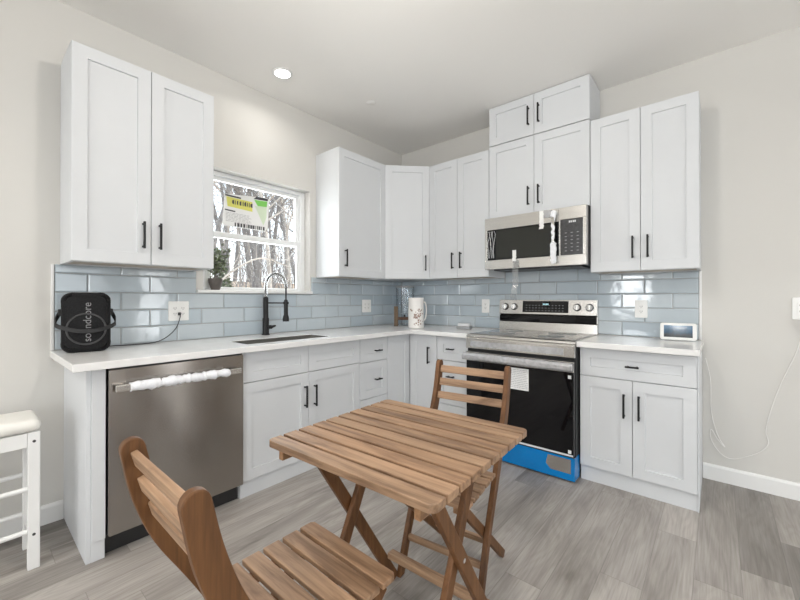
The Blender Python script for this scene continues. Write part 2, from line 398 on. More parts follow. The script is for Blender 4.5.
# backsplash: bevelled glass tiles on a grout bed
def tiles(bm, axis, a0, a1, z0, z1, jo, je, sgn=1, L=.3075, hole=None):
    pitch = .104; zb = .9165; g = .0025
    for r in range(6):
        za, zc = zb+r*pitch+g, zb+(r+1)*pitch-g
        za, zc = max(za, z0), min(zc, z1)
        if zc-za < .012: continue
        cuts = (1.2295, 2.0125) if r == 4 and axis == 'x' else ()
        ph = jo if r % 2 else je
        k = math.floor((a0-ph)/L)
        while True:
            s, e = ph+k*L, ph+(k+1)*L; k += 1
            if s >= a1: break
            s, e = max(s, a0)+g, min(e, a1)-g
            if e-s < .012: continue
            segs = [(s, e, za, zc)]
            if cuts:                                     # the tiles run up higher behind the microwave
                ps_ = [s]+[q for q in cuts if s < q < e]+[e]; segs = []
                for p_, q_ in zip(ps_, ps_[1:]):
                    inside = cuts[0] <= (p_+q_)/2 <= cuts[1]
                    segs.append((p_+(.002 if p_ in cuts else 0), q_-(.002 if q_ in cuts else 0), za, zb+(r+1)*pitch-g if inside else zc))
                segs = [q for q in segs if q[1]-q[0] > .012]
            if hole:
                h0, h1, hz = hole
                if zc > hz and e > h0 and s < h1:
                    segs = []
                    if s < h0-.015: segs.append((s, h0-g, za, zc))
                    if e > h1+.015: segs.append((h1+g, e, za, zc))
                    if hz-za > .015:
                        segs.append((max(s, h0), min(e, h1), za, hz-g))
            for s2, e2, q0, q1 in segs:
                b = bmesh.new()
                # pillow-edged tile: flat face, sloping rim
                lo = [(s2, q0), (e2, q0), (e2, q1), (s2, q1)]; i = .0055
                hi = [(s2+i, q0+i), (e2-i, q0+i), (e2-i, q1-i), (s2+i, q1-i)]
                P = (lambda a, z, h: (h, a, z)) if axis == 'y' else (lambda a, z, h: (a, -h, z))
                A = [b.verts.new(P(a, z, .0035)) for a, z in lo]; D = [b.verts.new(P(a, z, .0062)) for a, z in lo]; C_ = [b.verts.new(P(a, z, .0095)) for a, z in hi]
                b.faces.new(C_)
                for q in range(4):
                    n_ = (q+1) % 4; b.faces.new((A[q], A[n_], D[n_], D[q])); b.faces.new((D[q], D[n_], C_[n_], C_[q]))
                bmesh.ops.recalc_face_normals(b, faces=b.faces); merge(bm, b)
    return bm
CT = .9145
hole = (WY0-.047, WY1+.014, WZ0-.024)
ub = 1.3785
def open_grid(bm, axis, a0, a1):
    pass
tl = B(); tiles(tl, 'y', -2.925, -.010, CT+.001, ub, -2.783, -2.628, hole=hole)
t1 = struct('backsplash_left', tl, 'tile', 'pale blue-grey glass tile backsplash under the window')
gb = B(); box(gb, .0003, .004, -2.925, WY0-.047, CT+.001, ub); box(gb, .0003, .004, WY0-.047, WY1+.014, CT+.001, WZ0-.024); box(gb, .0003, .004, WY1+.014, -.0045, CT+.001, ub)
obj('grout', gb, 'grout', t1)
obj('edge_trim', box(B(), .0003, .011, -2.939, -2.926, CT+.001, ub, .002), 'edge', t1)
tr_ = B(); tiles(tr_, 'x', .010, 2.607, CT+.001, ub, 2.607-.3075*9, 2.465-.3075*9)
t2 = struct('backsplash_back', tr_, 'tile', 'pale blue-grey glass tile backsplash behind the range')
gb = box(B(), .0045, 2.607, -.004, -.0003, CT+.001, ub); box(gb, 1.231, 2.011, -.004, -.0003, ub, 1.438); obj('grout', gb, 'grout', t2)
obj('edge_trim', box(B(), 2.608, 2.621, -.011, -.0003, CT+.001, ub, .002), 'edge', t2)

# recessed ceiling lamps: one in view, the others unseen, added as fill light
def downlight(x, y, label, power):
    t_ = thing('recessed_light', label, 'ceiling light', (x, y, H), 0)
    obj('trim_ring', lathe(B(), [(.054, -.001), (.054, -.006), (.066, -.008), (.072, -.005), (.073, -.001)], n=40), 'trimw', t_, True)
    obj('lens', lathe(B(), [(.0001, -.0045), (.0535, -.0045), (.0535, -.001), (.0001, -.001)], n=40), 'lamp', t_, True)
    a = area('downlight', (x, y, H-.012), (0, 0, 0), .11, .11, power, (1, .965, .91), 'DISK'); a.data.spread = R(150)
    return t_
downlight(.345, -1.750, 'bright round recessed light in the ceiling near the window wall', 1.6)
for x, y, lb in ((4.6, -1.75, 'added unseen recessed fill light near the right wall window'),
                 (.9, -4.6, 'added unseen recessed fill light at the left behind the camera'), (2.7, -4.8, 'added unseen recessed fill light straight behind the camera'), (4.6, -4.8, 'added unseen recessed fill light in the far corner behind the camera')):
    downlight(x, y, lb, 15)
t_ = thing('ceiling_lamp', 'round ceiling lamp above the folding table, overhead of the camera view', 'ceiling light', (1.95, -2.40, H))
obj('canopy', lathe(B(), [(.0001, -.001), (.07, -.001), (.068, -.018), (.015, -.024), (.0001, -.024)], n=32), 'trimw', t_, True)
obj('stem', tube(B(), [(0, 0, -.0245), (0, 0, -.12)], .008, 10), 'trimw', t_, True)
lp = bpy.data.lights.new('ceiling_lamp_bulb', 'POINT'); lp.energy = 25; lp.color = (1, .955, .90); lp.shadow_soft_size = .10
lo = bpy.data.objects.new('ceiling_lamp_bulb', lp); COL.objects.link(lo); lo.location = (1.95, -2.40, H-.24)
tag(obj('sprinkler_cover', lathe(B(), [(.0001, -.004), (.036, -.004), (.04, -.001), (.0001, -.0005)], n=32), 'ceil', None, True, (.538, -1.042, H)), 'faint round flush cover plate on the ceiling near the corner', 'cover plate')

# ------------------------------------------------------------------ cabinets (local frame: x along the wall, front faces -y, z up)
FR = .062
def shaker(bm, x0, x1, z0, z1, y, th=.02, fr=FR, rec=.010):
    g = .0015; x0 += g; x1 -= g; z0 += g; z1 -= g
    fz = min(fr, (z1-z0)*.33); fx = min(fr, (x1-x0)*.30)
    yb = y+th
    # closed slab with a recessed, slightly sloped panel
    O = [(x0, z0), (x1, z0), (x1, z1), (x0, z1)]; I = [(x0+fx, z0+fz), (x1-fx, z0+fz), (x1-fx, z1-fz), (x0+fx, z1-fz)]
    s = .002; J = [(I[0][0]+s, I[0][1]+s), (I[1][0]-s, I[1][1]+s), (I[2][0]-s, I[2][1]-s), (I[3][0]+s, I[3][1]-s)]
    e = .0015; Oe = [(x0+e, z0+e), (x1-e, z0+e), (x1-e, z1-e), (x0+e, z1-e)]
    mk = lambda L, yy: [bm.verts.new((a, yy, c)) for a, c in L]
    vb, vo, vf, vi, vj = mk(O, yb), mk(O, y+e), mk(Oe, y), mk(I, y), mk(J, y+rec)
    for a, b in ((vb, vo), (vo, vf), (vf, vi), (vi, vj)):
        for k in range(4): bm.faces.new((a[k], a[(k+1) % 4], b[(k+1) % 4], b[k]))
    bm.faces.new(vj); bm.faces.new(vb[::-1]); return bm
def pull(bm, x, z, y, L=.148, vert=True):
    r = .0055; s = .03
    a, b = (0, 0, -L/2), (0, 0, L/2)
    if vert:
        box(bm, x-r, x+r, y-s-r, y-s+r, z-L/2, z+L/2, .002)
        for q in (-L/2+.012, L/2-.012): box(bm, x-r*.8, x+r*.8, y-s+r-.001, y, z+q-r*.8, z+q+r*.8)
    else:
        box(bm, x-L/2, x+L/2, y-s-r, y-s+r, z-r, z+r, .002)
        for q in (-L/2+.012, L/2-.012): box(bm, x+q-r*.8, x+q+r*.8, y-s+r-.001, y, z-r*.8, z+r*.8)
    return bm
def door(par, x0, x1, z0, z1, y, hx=None, hz=None, name='door', L=.148, vert=True):
    d_ = obj(name, shaker(B(), x0, x1, z0, z1, y), 'white', par)
    if hx is not None: obj('handle', pull(B(), hx, hz, y, L, vert), 'black', d_)
    return d_
def carcass(par, W, z0, z1, D, bottom=None, y_back=-.001):
    bm = B(); th = .018
    box(bm, .001, th, -D, y_back, z0, z1); box(bm, W-th, W-.001, -D, y_back, z0, z1)
    box(bm, th, W-th, -D, y_back, z1-th, z1); box(bm, th, W-th, y_back-.01, y_back, z0, z1)
    box(bm, th, W-th, -D, y_back-.01, z0+.012, z0+.03)
    # face frame
    f = .03
    box(bm, th, f, -D, -D+.018, z0, z1); box(bm, W-f, W-th, -D, -D+.018, z0, z1); box(bm, f, W-f, -D, -D+.018, z0, z0+.03); box(bm, f, W-f, -D, -D+.018, z1-.03, z1)
    c = obj('cabinet_box', bm, 'white', par)
    if bottom: obj('underside_panel', box(B(), th+.001, W-th-.001, -D+.019, y_back-.011, z0+.006, z0+.0115), 'ply', par)
    return c
du = .311; D_ = du-.021
zb, zt = 1.3796, 2.4657
UL = zb
HZ = zb+.162      # handle centre on upper doors
# --- left wall uppers (rz = 90: local x -> world +y, front -> world +x)
def upper(label, loc, rz, W, doors, z0=zb, z1=zt, dep=D_):
    t_ = thing('wall_cabinet', label, 'cabinet', loc, rz)
    carcass(t_, W, z0-loc[2], z1-loc[2], dep, True)
    for x0, x1, hx, hz in doors: door(t_, x0, x1, z0-loc[2]+.001, z1-loc[2]-.001, -dep-.021, hx, hz-loc[2])
    return t_
y0 = -2.9022
upper('white two-door wall cabinet to the left of the window', (.0005, y0, zb), 90, .687, [(0, .3435, .3435-.040, 1.5415), (.3435, .687, .3435+.040, 1.5415)])
upper('white single-door wall cabinet just to the right of the window', (.0005, -1.194, zb), 90, .578, [(0, .578, .068, 1.537)])
# --- diagonal corner cabinet
t_ = thing('wall_cabinet', 'white diagonal corner wall cabinet with a single door', 'cabinet', (.0005, -.0005, zb))
a_, b_ = .598, .290
poly = [(.001, -.001), (.001, -.613), (b_, -.613), (a_-.001, -b_), (a_-.001, -.001)]
cb = B(); prism(cb, poly, .0, zt-zb); obj('cabinet_box', cb, 'white', t_)
p0, p1 = Vector((b_, -.613, 0)), Vector((a_-.001, -b_, 0)); dv = (p1-p0); WD = dv.length; ang = math.atan2(dv.y, dv.x)
dd = obj('door', shaker(B(), .010, WD-.010, .001, zt-zb-.001, -.0215), 'white', t_); dd.location = p0; dd.rotation_euler = (0, 0, ang)
hh = obj('handle', pull(B(), WD-.05, .152, -.0215), 'black', dd)
# --- back wall uppers
upper('white two-door wall cabinet between the corner cabinet and the microwave', (.603, -.0005, zb), 0, .624, [(0, .312, .312-.042, 1.537), (.312, .624, .312+.042, 1.537)])
mwx0, mwx1 = 1.2295, 2.0125; mw_w = mwx1-mwx0; mid = 1.6115-mwx0
upper('white two-door wall cabinet directly above the microwave', (mwx0, -.0005, 1.859), 0, mw_w, [(0, mid, mid-.040, 2.005), (mid, mw_w, mid+.040, 2.005)], 1.859, 2.482)
upper('short white two-door top cabinet reaching the ceiling', (mwx0, -.0005, 2.4835), 0, mw_w, [(0, mid, mid-.040, 2.637), (mid, mw_w, mid+.040, 2.637)], 2.4835, 2.8085)
upper('white two-door wall cabinet at the right end, above the smart display', (2.0145, -.0005, zb), 0, .605, [(0, .3015, .3015-.042, 1.537), (.3015, .605, .3015+.042, 1.537)])

# --- base cabinets
db = .574; DB = db-.021
def base_box(par, W, D=DB, z1=.878, toe=True, toe_y=.020):
    bm = B(); th = .018
    box(bm, .001, th, -D, -.012, .1, z1); box(bm, W-th, W-.001, -D, -.012, .1, z1); box(bm, th, W-th, -D, -.012, .1, .118)
    box(bm, th, W-th, -.022, -.012, .118, z1); box(bm, th, W-th, -D, -D+.018, z1-.03, z1); box(bm, th, W-th, -D, -D+.018, .118, .14)
    box(bm, th, W-th, -D, -D+.018, .672, .70)
    box(bm, W/2-.02, W/2+.02, -D, -D+.016, .14, .672)
    obj('cabinet_box', bm, 'white', par)
    if toe: obj('toe_kick', box(B(), .001, W-.001, -D+.001, -.012, .0005, .099), 'white', par)
fd = -DB-.021
# end panel beside the dishwasher
t_ = thing('end_panel', 'tall white end panel between the stool and the dishwasher', 'cabinet panel', (.001, -2.884, 0))
obj('side_panel', box(B(), 0, .560, 0, .018, .0005, .878, .001), 'white', t_)
obj('filler', box(B(), .548, .574, .0185, .0690, .095, .878, .001), 'white', t_)
obj('toe_block', box(B(), .540, .562, .0185, .0690, .0005, .094, .001), 'white', t_)
# dishwasher
t_ = thing('dishwasher', 'stainless steel dishwasher with a white-wrapped bar handle', 'dishwasher', (.0, -2.813, 0), 90)
W = .648
obj('tub', box(B(), .006, W-.006, -.555, -.03, .10, .872), 'darkgap', t_)
fr_ = B(); prism(fr_, rrect(.004, W-.004, .105, .866, .006, 3), -.600, -.556, 'XZ', .002)
dwd = obj('door', fr_, 'steeldw', t_)
obj('control_strip', box(B(), .008, W-.008, -.590, -.556, .8665, .8735), 'blackpl', t_)
hb = B(); box(hb, .022, W-.034, -.640, -.622, .766, .798, .004); box(hb, .034, .064, -.623, -.600, .772, .792); box(hb, W-.076, W-.046, -.623, -.600, .772, .792)
hd = obj('handle', hb, 'steelx', dwd)
wb = B(); n = 44; pts = []; rad = []
rng = random.Random(3)
for i in range(n): 
    u = i/(n-1); pts.append((.078+.462*u, -.631+rng.uniform(-.002, .002), .782+rng.uniform(-.003, .003)))
    rad.append(.0215+.0015*math.sin(i*.9)+rng.uniform(-.0035, .004))
rad[0] = rad[-1] = .021
tube(wb, pts, rad, 14)
obj('foam_wrap', wb, 'foam', hd, True)
obj('toe_panel', box(B(), .006, W-.006, -.530, -.51, .0005, .0995), 'blackpl', t_)
# sink base
t_ = thing('base_cabinet', 'white sink base cabinet with two doors under the window', 'cabinet', (.001, -2.1643, 0), 90)
W = .9615; m_ = .476
base_box(t_, W)
TOP = .872
door(t_, 0, m_, .690, TOP, fd, name='false_drawer_front'); door(t_, m_, W, .690, TOP, fd, name='false_drawer_front')
door(t_, 0, m_, .102, .688, fd, m_-.035, .53); door(t_, m_, W, .102, .688, fd, m_+.045, .525)
# drawer base left run
t_ = thing('base_cabinet', 'narrow white base cabinet of stacked drawers beside the sink cabinet', 'cabinet', (.001, -1.2018, 0), 90)
W = .324; base_box(t_, W)
for z0, z1, hz in ((.682, TOP, .768), (.388, .680, .533), (.102, .386, .245)):
    door(t_, 0, W, z0, z1, fd, W/2+.03, hz, 'drawer_front', .072, False)
# corner base with a two-leaf door
t_ = thing('base_cabinet', 'white corner base cabinet where the two counter runs meet', 'cabinet', (.001, -.001, 0))
cb = B(); prism(cb, [(.012, -.012), (.012, -.8755), (DB, -.8755), (DB, -DB), (.8705, -DB), (.8705, -.012)], .1, .878); obj('cabinet_box', cb, 'white', t_)
cb = B(); prism(cb, [(.012, -.012), (.012, -.8755), (DB-.001, -.8755), (DB-.001, -DB+.001), (.8705, -DB+.001), (.8705, -.012)], .0005, .099); obj('toe_kick', cb, 'white', t_)
dA = obj('door', shaker(B(), 0, .8755-db-.003, .102, TOP, 0), 'white', t_); dA.rotation_euler = (0, 0, R(90)); dA.location = (db, -.8755, 0)
dB = obj('door', shaker(B(), db+.003, .8705, .102, TOP, -db), 'white', t_); obj('handle', pull(B(), .792, .70, -db), 'black', dB)
# drawer base right of the corner
t_ = thing('base_cabinet', 'white drawer base cabinet between the corner and the range', 'cabinet', (.873, -.001, 0))
W = .325; base_box(t_, W)
for z0, z1, hz in ((.672, TOP, .771), (.303, .670, .541), (.102, .301, .20)):
    door(t_, 0, W, z0, z1, fd, .146, hz, 'drawer_front', .072, False)
# base right of the range
t_ = thing('base_cabinet', 'white base cabinet with one wide drawer and two doors right of the range', 'cabinet', (2.0115, -.001, 0))
W = .6045; base_box(t_, W); m_ = .2955
door(t_, 0, W, .692, TOP, fd, .297, .777, 'drawer_front', .072, False)
door(t_, 0, m_, .102, .690, fd, m_-.042, .535); door(t_, m_, W, .102, .690, fd, m_+.036, .535)
obj('side_skin', box(B(), W, W+.006, -DB-.008, -.012, .0005, .878), 'white', t_)

# ------------------------------------------------------------------ countertops
dc = .6402; cz0, cz1 = .8795, CT
SX0, SX1, SY0, SY1 = .300, .533, -2.108, -1.466
cbm = B()
# L-shaped slab with the sink opening cut in it, as one grid of cells
xs = [.001, SX0, SX1, dc, 1.2005]; ys = [-2.9418, SY0, SY1, -dc, -.001]
vs = {}
def cell_ok(i, j):
    if i == 3 and j != 3: return False
    if i == 1 and j == 1: return False
    return True
def gv(i, j, k):
    if (i, j, k) not in vs: vs[(i, j, k)] = cbm.verts.new((xs[i], ys[j], (cz0, cz1)[k]))
    return vs[(i, j, k)]
for i in range(4):
    for j in range(4):
        if not cell_ok(i, j): continue
        cbm.faces.new([gv(i, j, 1), gv(i+1, j, 1), gv(i+1, j+1, 1), gv(i, j+1, 1)])
        cbm.faces.new([gv(i, j, 0), gv(i, j+1, 0), gv(i+1, j+1, 0), gv(i+1, j, 0)])
        for di, dj, e in ((-1, 0, ((0, 0), (0, 1))), (1, 0, ((1, 0), (1, 1))), (0, -1, ((0, 0), (1, 0))), (0, 1, ((0, 1), (1, 1)))):
            ii, jj = i+di, j+dj
            if 0 <= ii < 4 and 0 <= jj < 4 and cell_ok(ii, jj): continue
            (a, b), (c, d2) = e
            cbm.faces.new([gv(i+a, j+b, 0), gv(i+c, j+d2, 0), gv(i+c, j+d2, 1), gv(i+a, j+b, 1)])
bmesh.ops.recalc_face_normals(cbm, faces=cbm.faces)
sharp = [e for e in cbm.edges if len(e.link_faces) == 2 and e.calc_face_angle(0) > R(45)]
bmesh.ops.bevel(cbm, geom=sharp, offset=.003, segments=2, profile=.5, affect='EDGES')
tag(obj('countertop', cbm, 'quartz'), 'long white L-shaped quartz countertop holding the sink', 'countertop')
tag(obj('countertop', box(B(), 2.0075, 2.629, -dc, -.001, cz0, cz1, .003), 'quartz'), 'short white quartz countertop right of the range', 'countertop')

# sink and faucet
t_ = thing('sink', 'stainless steel undermount sink below the window', 'sink', (0, 0, .8785))
sb = B(); x0, x1, q0, q1 = SX0-.012, SX1+.012, SY0-.012, SY1+.012; zd = -.215
loops = []
for inset, z in ((.0012, .0335), (.0012, .004), (.004, -.01), (.010, zd+.02), (.03, zd)):
    loops.append([sb.verts.new((a, b, z)) for a, b in rrect(SX0+inset, SX1-inset, SY0+inset, SY1-inset, .004+.4*inset, 4)])
for a, b in zip(loops, loops[1:]):
    for k in range(len(a)): sb.faces.new((a[k], a[(k+1) % len(a)], b[(k+1) % len(a)], b[k]))
sb.faces.new(loops[-1])
obj('basin', sb, 'sink', t_, True)
obj('drain', lathe(B(), [(.0001, .002), (.03, .002), (.042, .004), (.045, .001)], (.416, -1.787, zd), 24), 'chrome', t_, True)
fx, fy = .075, -1.722
t_ = thing('kitchen_faucet', 'black spring-neck kitchen faucet behind the sink', 'faucet', (fx, fy, CT), 32)
bm = B(); lathe(bm, [(.0001, .0005), (.030, .0005), (.030, .006), (.024, .010), (.024, .125), (.021, .130), (.019, .135), (.019, .285), (.013, .292), (.0001, .292)], n=24); obj('body', bm, 'black', t_, True)
bm = B(); tube(bm, [(.0, -.02, .062), (0.0, -.05, .062)], .014, 12); tube(bm, [(.0, -.05, .062), (.0, -.058, .064), (.02, -.078, .072)], [.016, .011, .006], 10); lv = obj('lever', bm, 'black', t_, True); lv.rotation_euler = (0, 0, R(78))
# arched neck in its coil spring
cx, rr = .082, .082
path = [(0, 0, .29), (0, 0, .36)]+[(cx-rr*math.cos(a), 0, .375+rr*1.15*math.sin(a)) for a in [math.pi*k/16 for k in range(17)]]+[(.164, 0, .33), (.164, 0, .25)]
obj('hose', tube(B(), path, .0065, 10), 'blackpl', t_, True)
def along(path, n):
    P = [Vector(p) for p in path]; seg = [(b-a).length for a, b in zip(P, P[1:])]; tot = sum(seg); out = []
    for i in range(n):
        s = tot*i/(n-1); k = 0
        while k < len(seg)-1 and s > seg[k]: s -= seg[k]; k += 1
        out.append((P[k].lerp(P[k+1], min(1, s/seg[k])), (P[k+1]-P[k]).normalized()))
    return out
coil = []; sp = along(path[:-2]+[(.164, 0, .36)], 360)
for i, (p, d_) in enumerate(sp):
    a = i*2*math.pi/9; nrm = Vector((0, 1, 0)); bn = d_.cross(nrm); coil.append(p+(nrm*math.cos(a)+bn*math.sin(a))*.0115)
obj('spring', tube(B(), coil, .0024, 5), 'chrome', t_, True)
bm = B(); lathe(bm, [(.0001, .27), (.012, .27), (.015, .255), (.016, .155), (.020, .145), (.024, .125), (.024, .105), (.0001, .103)], (.164, 0, 0), 20); obj('spray_head', bm, 'black', t_, True)
bm = B(); tube(bm, [(.015, 0, .245), (.15, 0, .245)], .005, 8); lathe(bm, [(.017, .236), (.021, .236), (.021, .254), (.017, .254)], (.164, 0, 0), 20); obj('holder_arm', bm, 'black', t_, True)

# ------------------------------------------------------------------ range
RX0, RX1 = 1.2065, 2.0045; RW = RX1-RX0
t_ = thing('range', 'stainless steel electric range with a black glass oven door', 'stove', (RX0, 0, 0))
bm = B(); box(bm, .002, RW-.002, -.630, -.02, .03, .895); obj('body', bm, 'blackpl', t_)
for x in (.04, RW-.04):
    for y in (-.58, -.08): bm = B(); lathe(bm, [(.0001, .0005), (.018, .0005), (.018, .03), (.0001, .031)], (x, y, 0), 12); obj('levelling_foot', bm, 'blackpl', t_)
bm = B(); prism(bm, [(-.075, .896), (-.075, .917), (-.640, .917), (-.652, .912), (-.655, .896)], 0, RW, 'YZ', .002); ck = obj('cooktop', bm, 'steelx', t_)
obj('glass_top', box(B(), .014, RW-.014, -.625, -.085, .9172, .9205, .001), 'cooktop', ck)
for x, y, r in ((.21, -.47, .105), (.59, -.47, .09), (.21, -.22, .075), (.59, -.22, .105)):
    bm = B(); lathe(bm, [(r-.004, .9208), (r, .9208), (r, .9212), (r-.004, .9212)], (x, y, 0), 40); obj('burner_ring', bm, 'grey', ck)
bm = B(); prism(bm, [(-.632, .895), (-.654, .8945), (-.662, .885), (-.662, .808), (-.632, .806)], .002, RW-.002, 'YZ', .002); fp = obj('front_panel', bm, 'steelx', t_)
obj('panel_inset', box(B(), .04, RW-.07, -.6635, -.6615, .822, .866, .0008), 'film', fp)
obj('vent_gap', box(B(), .008, RW-.008, -.645, -.631, .786, .805), 'darkgap', t_)
bm = B(); prism(bm, rrect(.006, RW-.006, .165, .783, .006, 3), -.664, -.632, 'XZ', .002); dr = obj('oven_door', bm, 'blackpl', t_)
obj('door_glass', box(B(), .010, RW-.010, -.669, -.6645, .182, .712, .0015), 'blackglass', dr)
obj('door_bottom_strip', box(B(), .010, RW-.010, -.6685, -.6645, .168, .180, .001), 'greyl', dr)
bm = B(); box(bm, .006, RW-.006, -.671, -.6645, .714, .782, .002); obj('door_top_rail', bm, 'steelx', dr)
bm = B(); prism(bm, rrect(-.725, -.690, .728, .776, .015, 5), .004, RW-.004, 'YZ', .003); box(bm, .05, .09, -.692, -.671, .735, .768); box(bm, RW-.09, RW-.05, -.692, -.671, .735, .768); hd = obj('handle', bm, 'steelx', dr, True)
rng = random.Random(5); bm = B(); n = 60; pts = [(.002+(RW-.004)*i/(n-1), -.7075, .752) for i in range(n)]
rings = []
for i, p in enumerate(pts):
    s = 1+rng.uniform(-.03, .09); rings.append([bm.verts.new((p[0], -.7075+(a+.7075)*s*1.18+rng.uniform(-.001, .001), .752+(c-.752)*s*1.12)) for a, c in rrect(-.725, -.690, .728, .776, .015, 3)])
for a, b in zip(rings, rings[1:]):
    for k in range(len(a)): bm.faces.new((a[k], a[(k+1) % len(a)], b[(k+1) % len(a)], b[k]))
obj('handle_film', bm, 'film', hd)
# notice sheet and corner stickers on the glass
bm = B(); box(bm, .335, .500, -.6705, -.6695, .548, .700); ns = obj('notice_sheet', bm, 'sticker', dr)
bm = B(); rng = random.Random(11)
for i in range(11):
    z = .690-.0125*i; x = .343
    while x < .488:
        L = rng.uniform(.008, .026); box(bm, x, min(x+L, .492), -.6710, -.6706, z-.0045, z); x += L+.004
obj('printed_lines', bm, 'printg', ns)
bm = B(); box(bm, RW-.040, RW-.020, -.6705, -.6695, .672, .694); obj('corner_sticker', bm, 'sticker', dr)
bm = B(); box(bm, RW-.040, RW-.020, -.6705, -.6695, .188, .210); obj('corner_sticker', bm, 'sticker', dr)
# storage drawer under blue film, with the bare patch where the film is peeled off
bm = B(); prism(bm, rrect(.003, RW-.003, .014, .160, .008, 3), -.668, -.632, 'XZ', .003); dw = obj('storage_drawer', bm, 'steelx', t_)
fb = B(); px0, px1, pz0, pz1 = .617, .775, .055, .149
for a, b, c, d2 in ((.002, px0, .013, .161), (px0, px1, .013, pz0), (px0, px1, pz1, .161), (px1, RW-.002, .013, .161)): box(fb, a, b, -.671, -.6685, c, d2)
prism(fb, [(px0, pz0), (px0+.03, pz0), (px0, pz0+.03)], -.671, -.6685, 'XZ'); prism(fb, [(px0, pz1), (px0, pz1-.05), (px0+.012, pz1)], -.671, -.6685, 'XZ')
box(fb, RW-.0025, RW+.0005, -.6705, -.56, .013, .161)
obj('blue_film', fb, 'blue', dw)
# backguard with knobs
bgd = B(); prism(bgd, [(-.013, .918), (-.013, 1.178), (-.062, 1.182), (-.073, 1.060), (-.052, 1.050), (-.052, .998), (-.066, .990), (-.070, .918)], 0, RW, 'YZ', .002); bk = obj('backguard', bgd, 'steelx', t_)
obj('shadow_slot', box(B(), .005, RW-.005, -.0715, -.0525, .998, 1.049, .002), 'blackglass', bk)
sl = math.atan2(.011, .122)
def bg_y(z): return -.062-(1.182-z)*.011/.122
bm = B(); prism(bm, [(-.0635-.0, 1.172), (-.0725, 1.076), (-.0705, 1.076), (-.0615, 1.172)], .215, .590, 'YZ'); dsp = obj('control_display', bm, 'blackglass', bk)
M['lit'] = plain('display_digits', (.3, .5, .55), .4, emis=(.45, .75, .8), estr=.6)
bm = B(); rng = random.Random(2)
for i in range(12):
    for j in range(3): 
        z = 1.090+.022*j; x = .245+.027*i; box(bm, x, x+.010, bg_y(z)-.0022, bg_y(z)-.0012, z, z+.003)
obj('touch_marks', bm, 'grey', dsp)
bm = B(); z = 1.145
for x in (.388, .400, .412, .424): box(bm, x, x+.008, bg_y(z)-.0025, bg_y(z)-.0010, z-.006, z+.006)
obj('clock_digits', bm, 'lit', dsp)
for x in (.060, .140, .655, .745):
    z = 1.122; rot = Matrix.Rotation(R(90)-sl, 3, 'X')
    bm = B(); lathe(bm, [(.0001, 0), (.030, 0), (.030, .005), (.0001, .006)], (x, bg_y(z), z), 28, rot=rot); kn = obj('knob', bm, 'blackpl', bk, True)
    bm = B(); lathe(bm, [(.0235, .005), (.0235, .022), (.021, .026), (.0001, .026)], (x, bg_y(z), z), 28, rot=rot); g_ = obj('knob_grip', bm, 'chrome', kn, True)
    bm = B(); box(bm, x-.0045, x+.0045, bg_y(z)-.034, bg_y(z)-.022, z-.021, z+.021, .002); obj('grip_bar', bm, 'steelx', kn)

# ------------------------------------------------------------------ over-the-range microwave
MX0, MX1 = 1.2345, 2.0105; MW = MX1-MX0; z0, z1 = 1.425, 1.857
t_ = thing('microwave', 'stainless steel over-the-range microwave with taped door', 'microwave', (MX0, 0, z0)); h = z1-z0
obj('case', box(B(), 0, MW, -.355, -.012, .012, h), 'blackpl', t_)
bm = B()
box(bm, .05, MW-.05, -.33, -.06, .001, .0115); obj('bottom_vent', bm, 'blackpl', t_)
yf = -.400; dx = .545
bm = B(); sash_ = (0, dx, 0, 0)
# stainless door frame around the dark window
def frame_xz(bm, x0, x1, zz0, zz1, wl, wr, wb_, wt, ya, yb, bev=.002):
    box(bm, x0, x1, ya, yb, zz1-wt, zz1, bev); box(bm, x0, x1, ya, yb, zz0, zz0+wb_, bev)
    if wl: box(bm, x0, x0+wl, ya, yb, zz0+wb_-.001, zz1-wt+.001, bev)
    if wr: box(bm, x1-wr, x1, ya, yb, zz0+wb_-.001, zz1-wt+.001, bev)
frame_xz(bm, .001, .590, .008, h-.004, .022, 0, .074, .098, yf, -.356)
dr = obj('door', bm, 'steelx', t_)
obj('door_window', box(B(), .0235, .590, yf+.002, -.356, .083, h-.103), 'blackglass', dr)
obj('window_screen', box(B(), .100, .545, yf+.0005, yf+.0018, .092, h-.112), 'mwscreen', dr)
bm = B(); rng = random.Random(9)
for q in range(5):
    x = .034+.012*q; tube(bm, smooth([(x+rng.uniform(-.004, .006), yf+.0012, .10), (x+rng.uniform(-.008, .012), yf+.0012, .16), (x+rng.uniform(-.010, .010), yf+.0012, .22), (x+rng.uniform(-.006, .012), yf+.0012, .29), (x, yf+.0012, .32)], 6), .0016, 5)
obj('film_wrinkles', bm, 'greyl', dr)
bm = B(); frame_xz(bm, .5915, MW-.001, .008, h-.004, .010, .022, .074, .088, yf, -.356); cp = obj('control_frame', bm, 'steelx', t_)
kp = obj('keypad', box(B(), .6025, MW-.0235, yf+.002, -.356, .083, h-.093), 'screen', cp)
bm = B()
for i in range(3):
    for j in range(6): box(bm, .632+.040*i, .646+.040*i, yf+.0010, yf+.0018, .110+.026*j, .114+.026*j)
obj('key_marks', bm, 'grey', kp)
bm = B()
for x in (.660, .672, .686, .698): box(bm, x, x+.008, yf+.0005, yf+.0018, h-.118, h-.104)
obj('clock_digits', bm, 'greyl', kp)
bm = B(); pts = [(.562, yf-.004, h-.04), (.562, yf-.034, h-.075), (.562, yf-.042, h-.20), (.562, yf-.040, .12), (.562, yf-.030, .065), (.562, yf-.003, .045)]
tube(bm, pts, .0105, 10); hd = obj('handle', bm, 'steelx', dr, True)
bm = B(); rng = random.Random(4); pts = []; rd = []
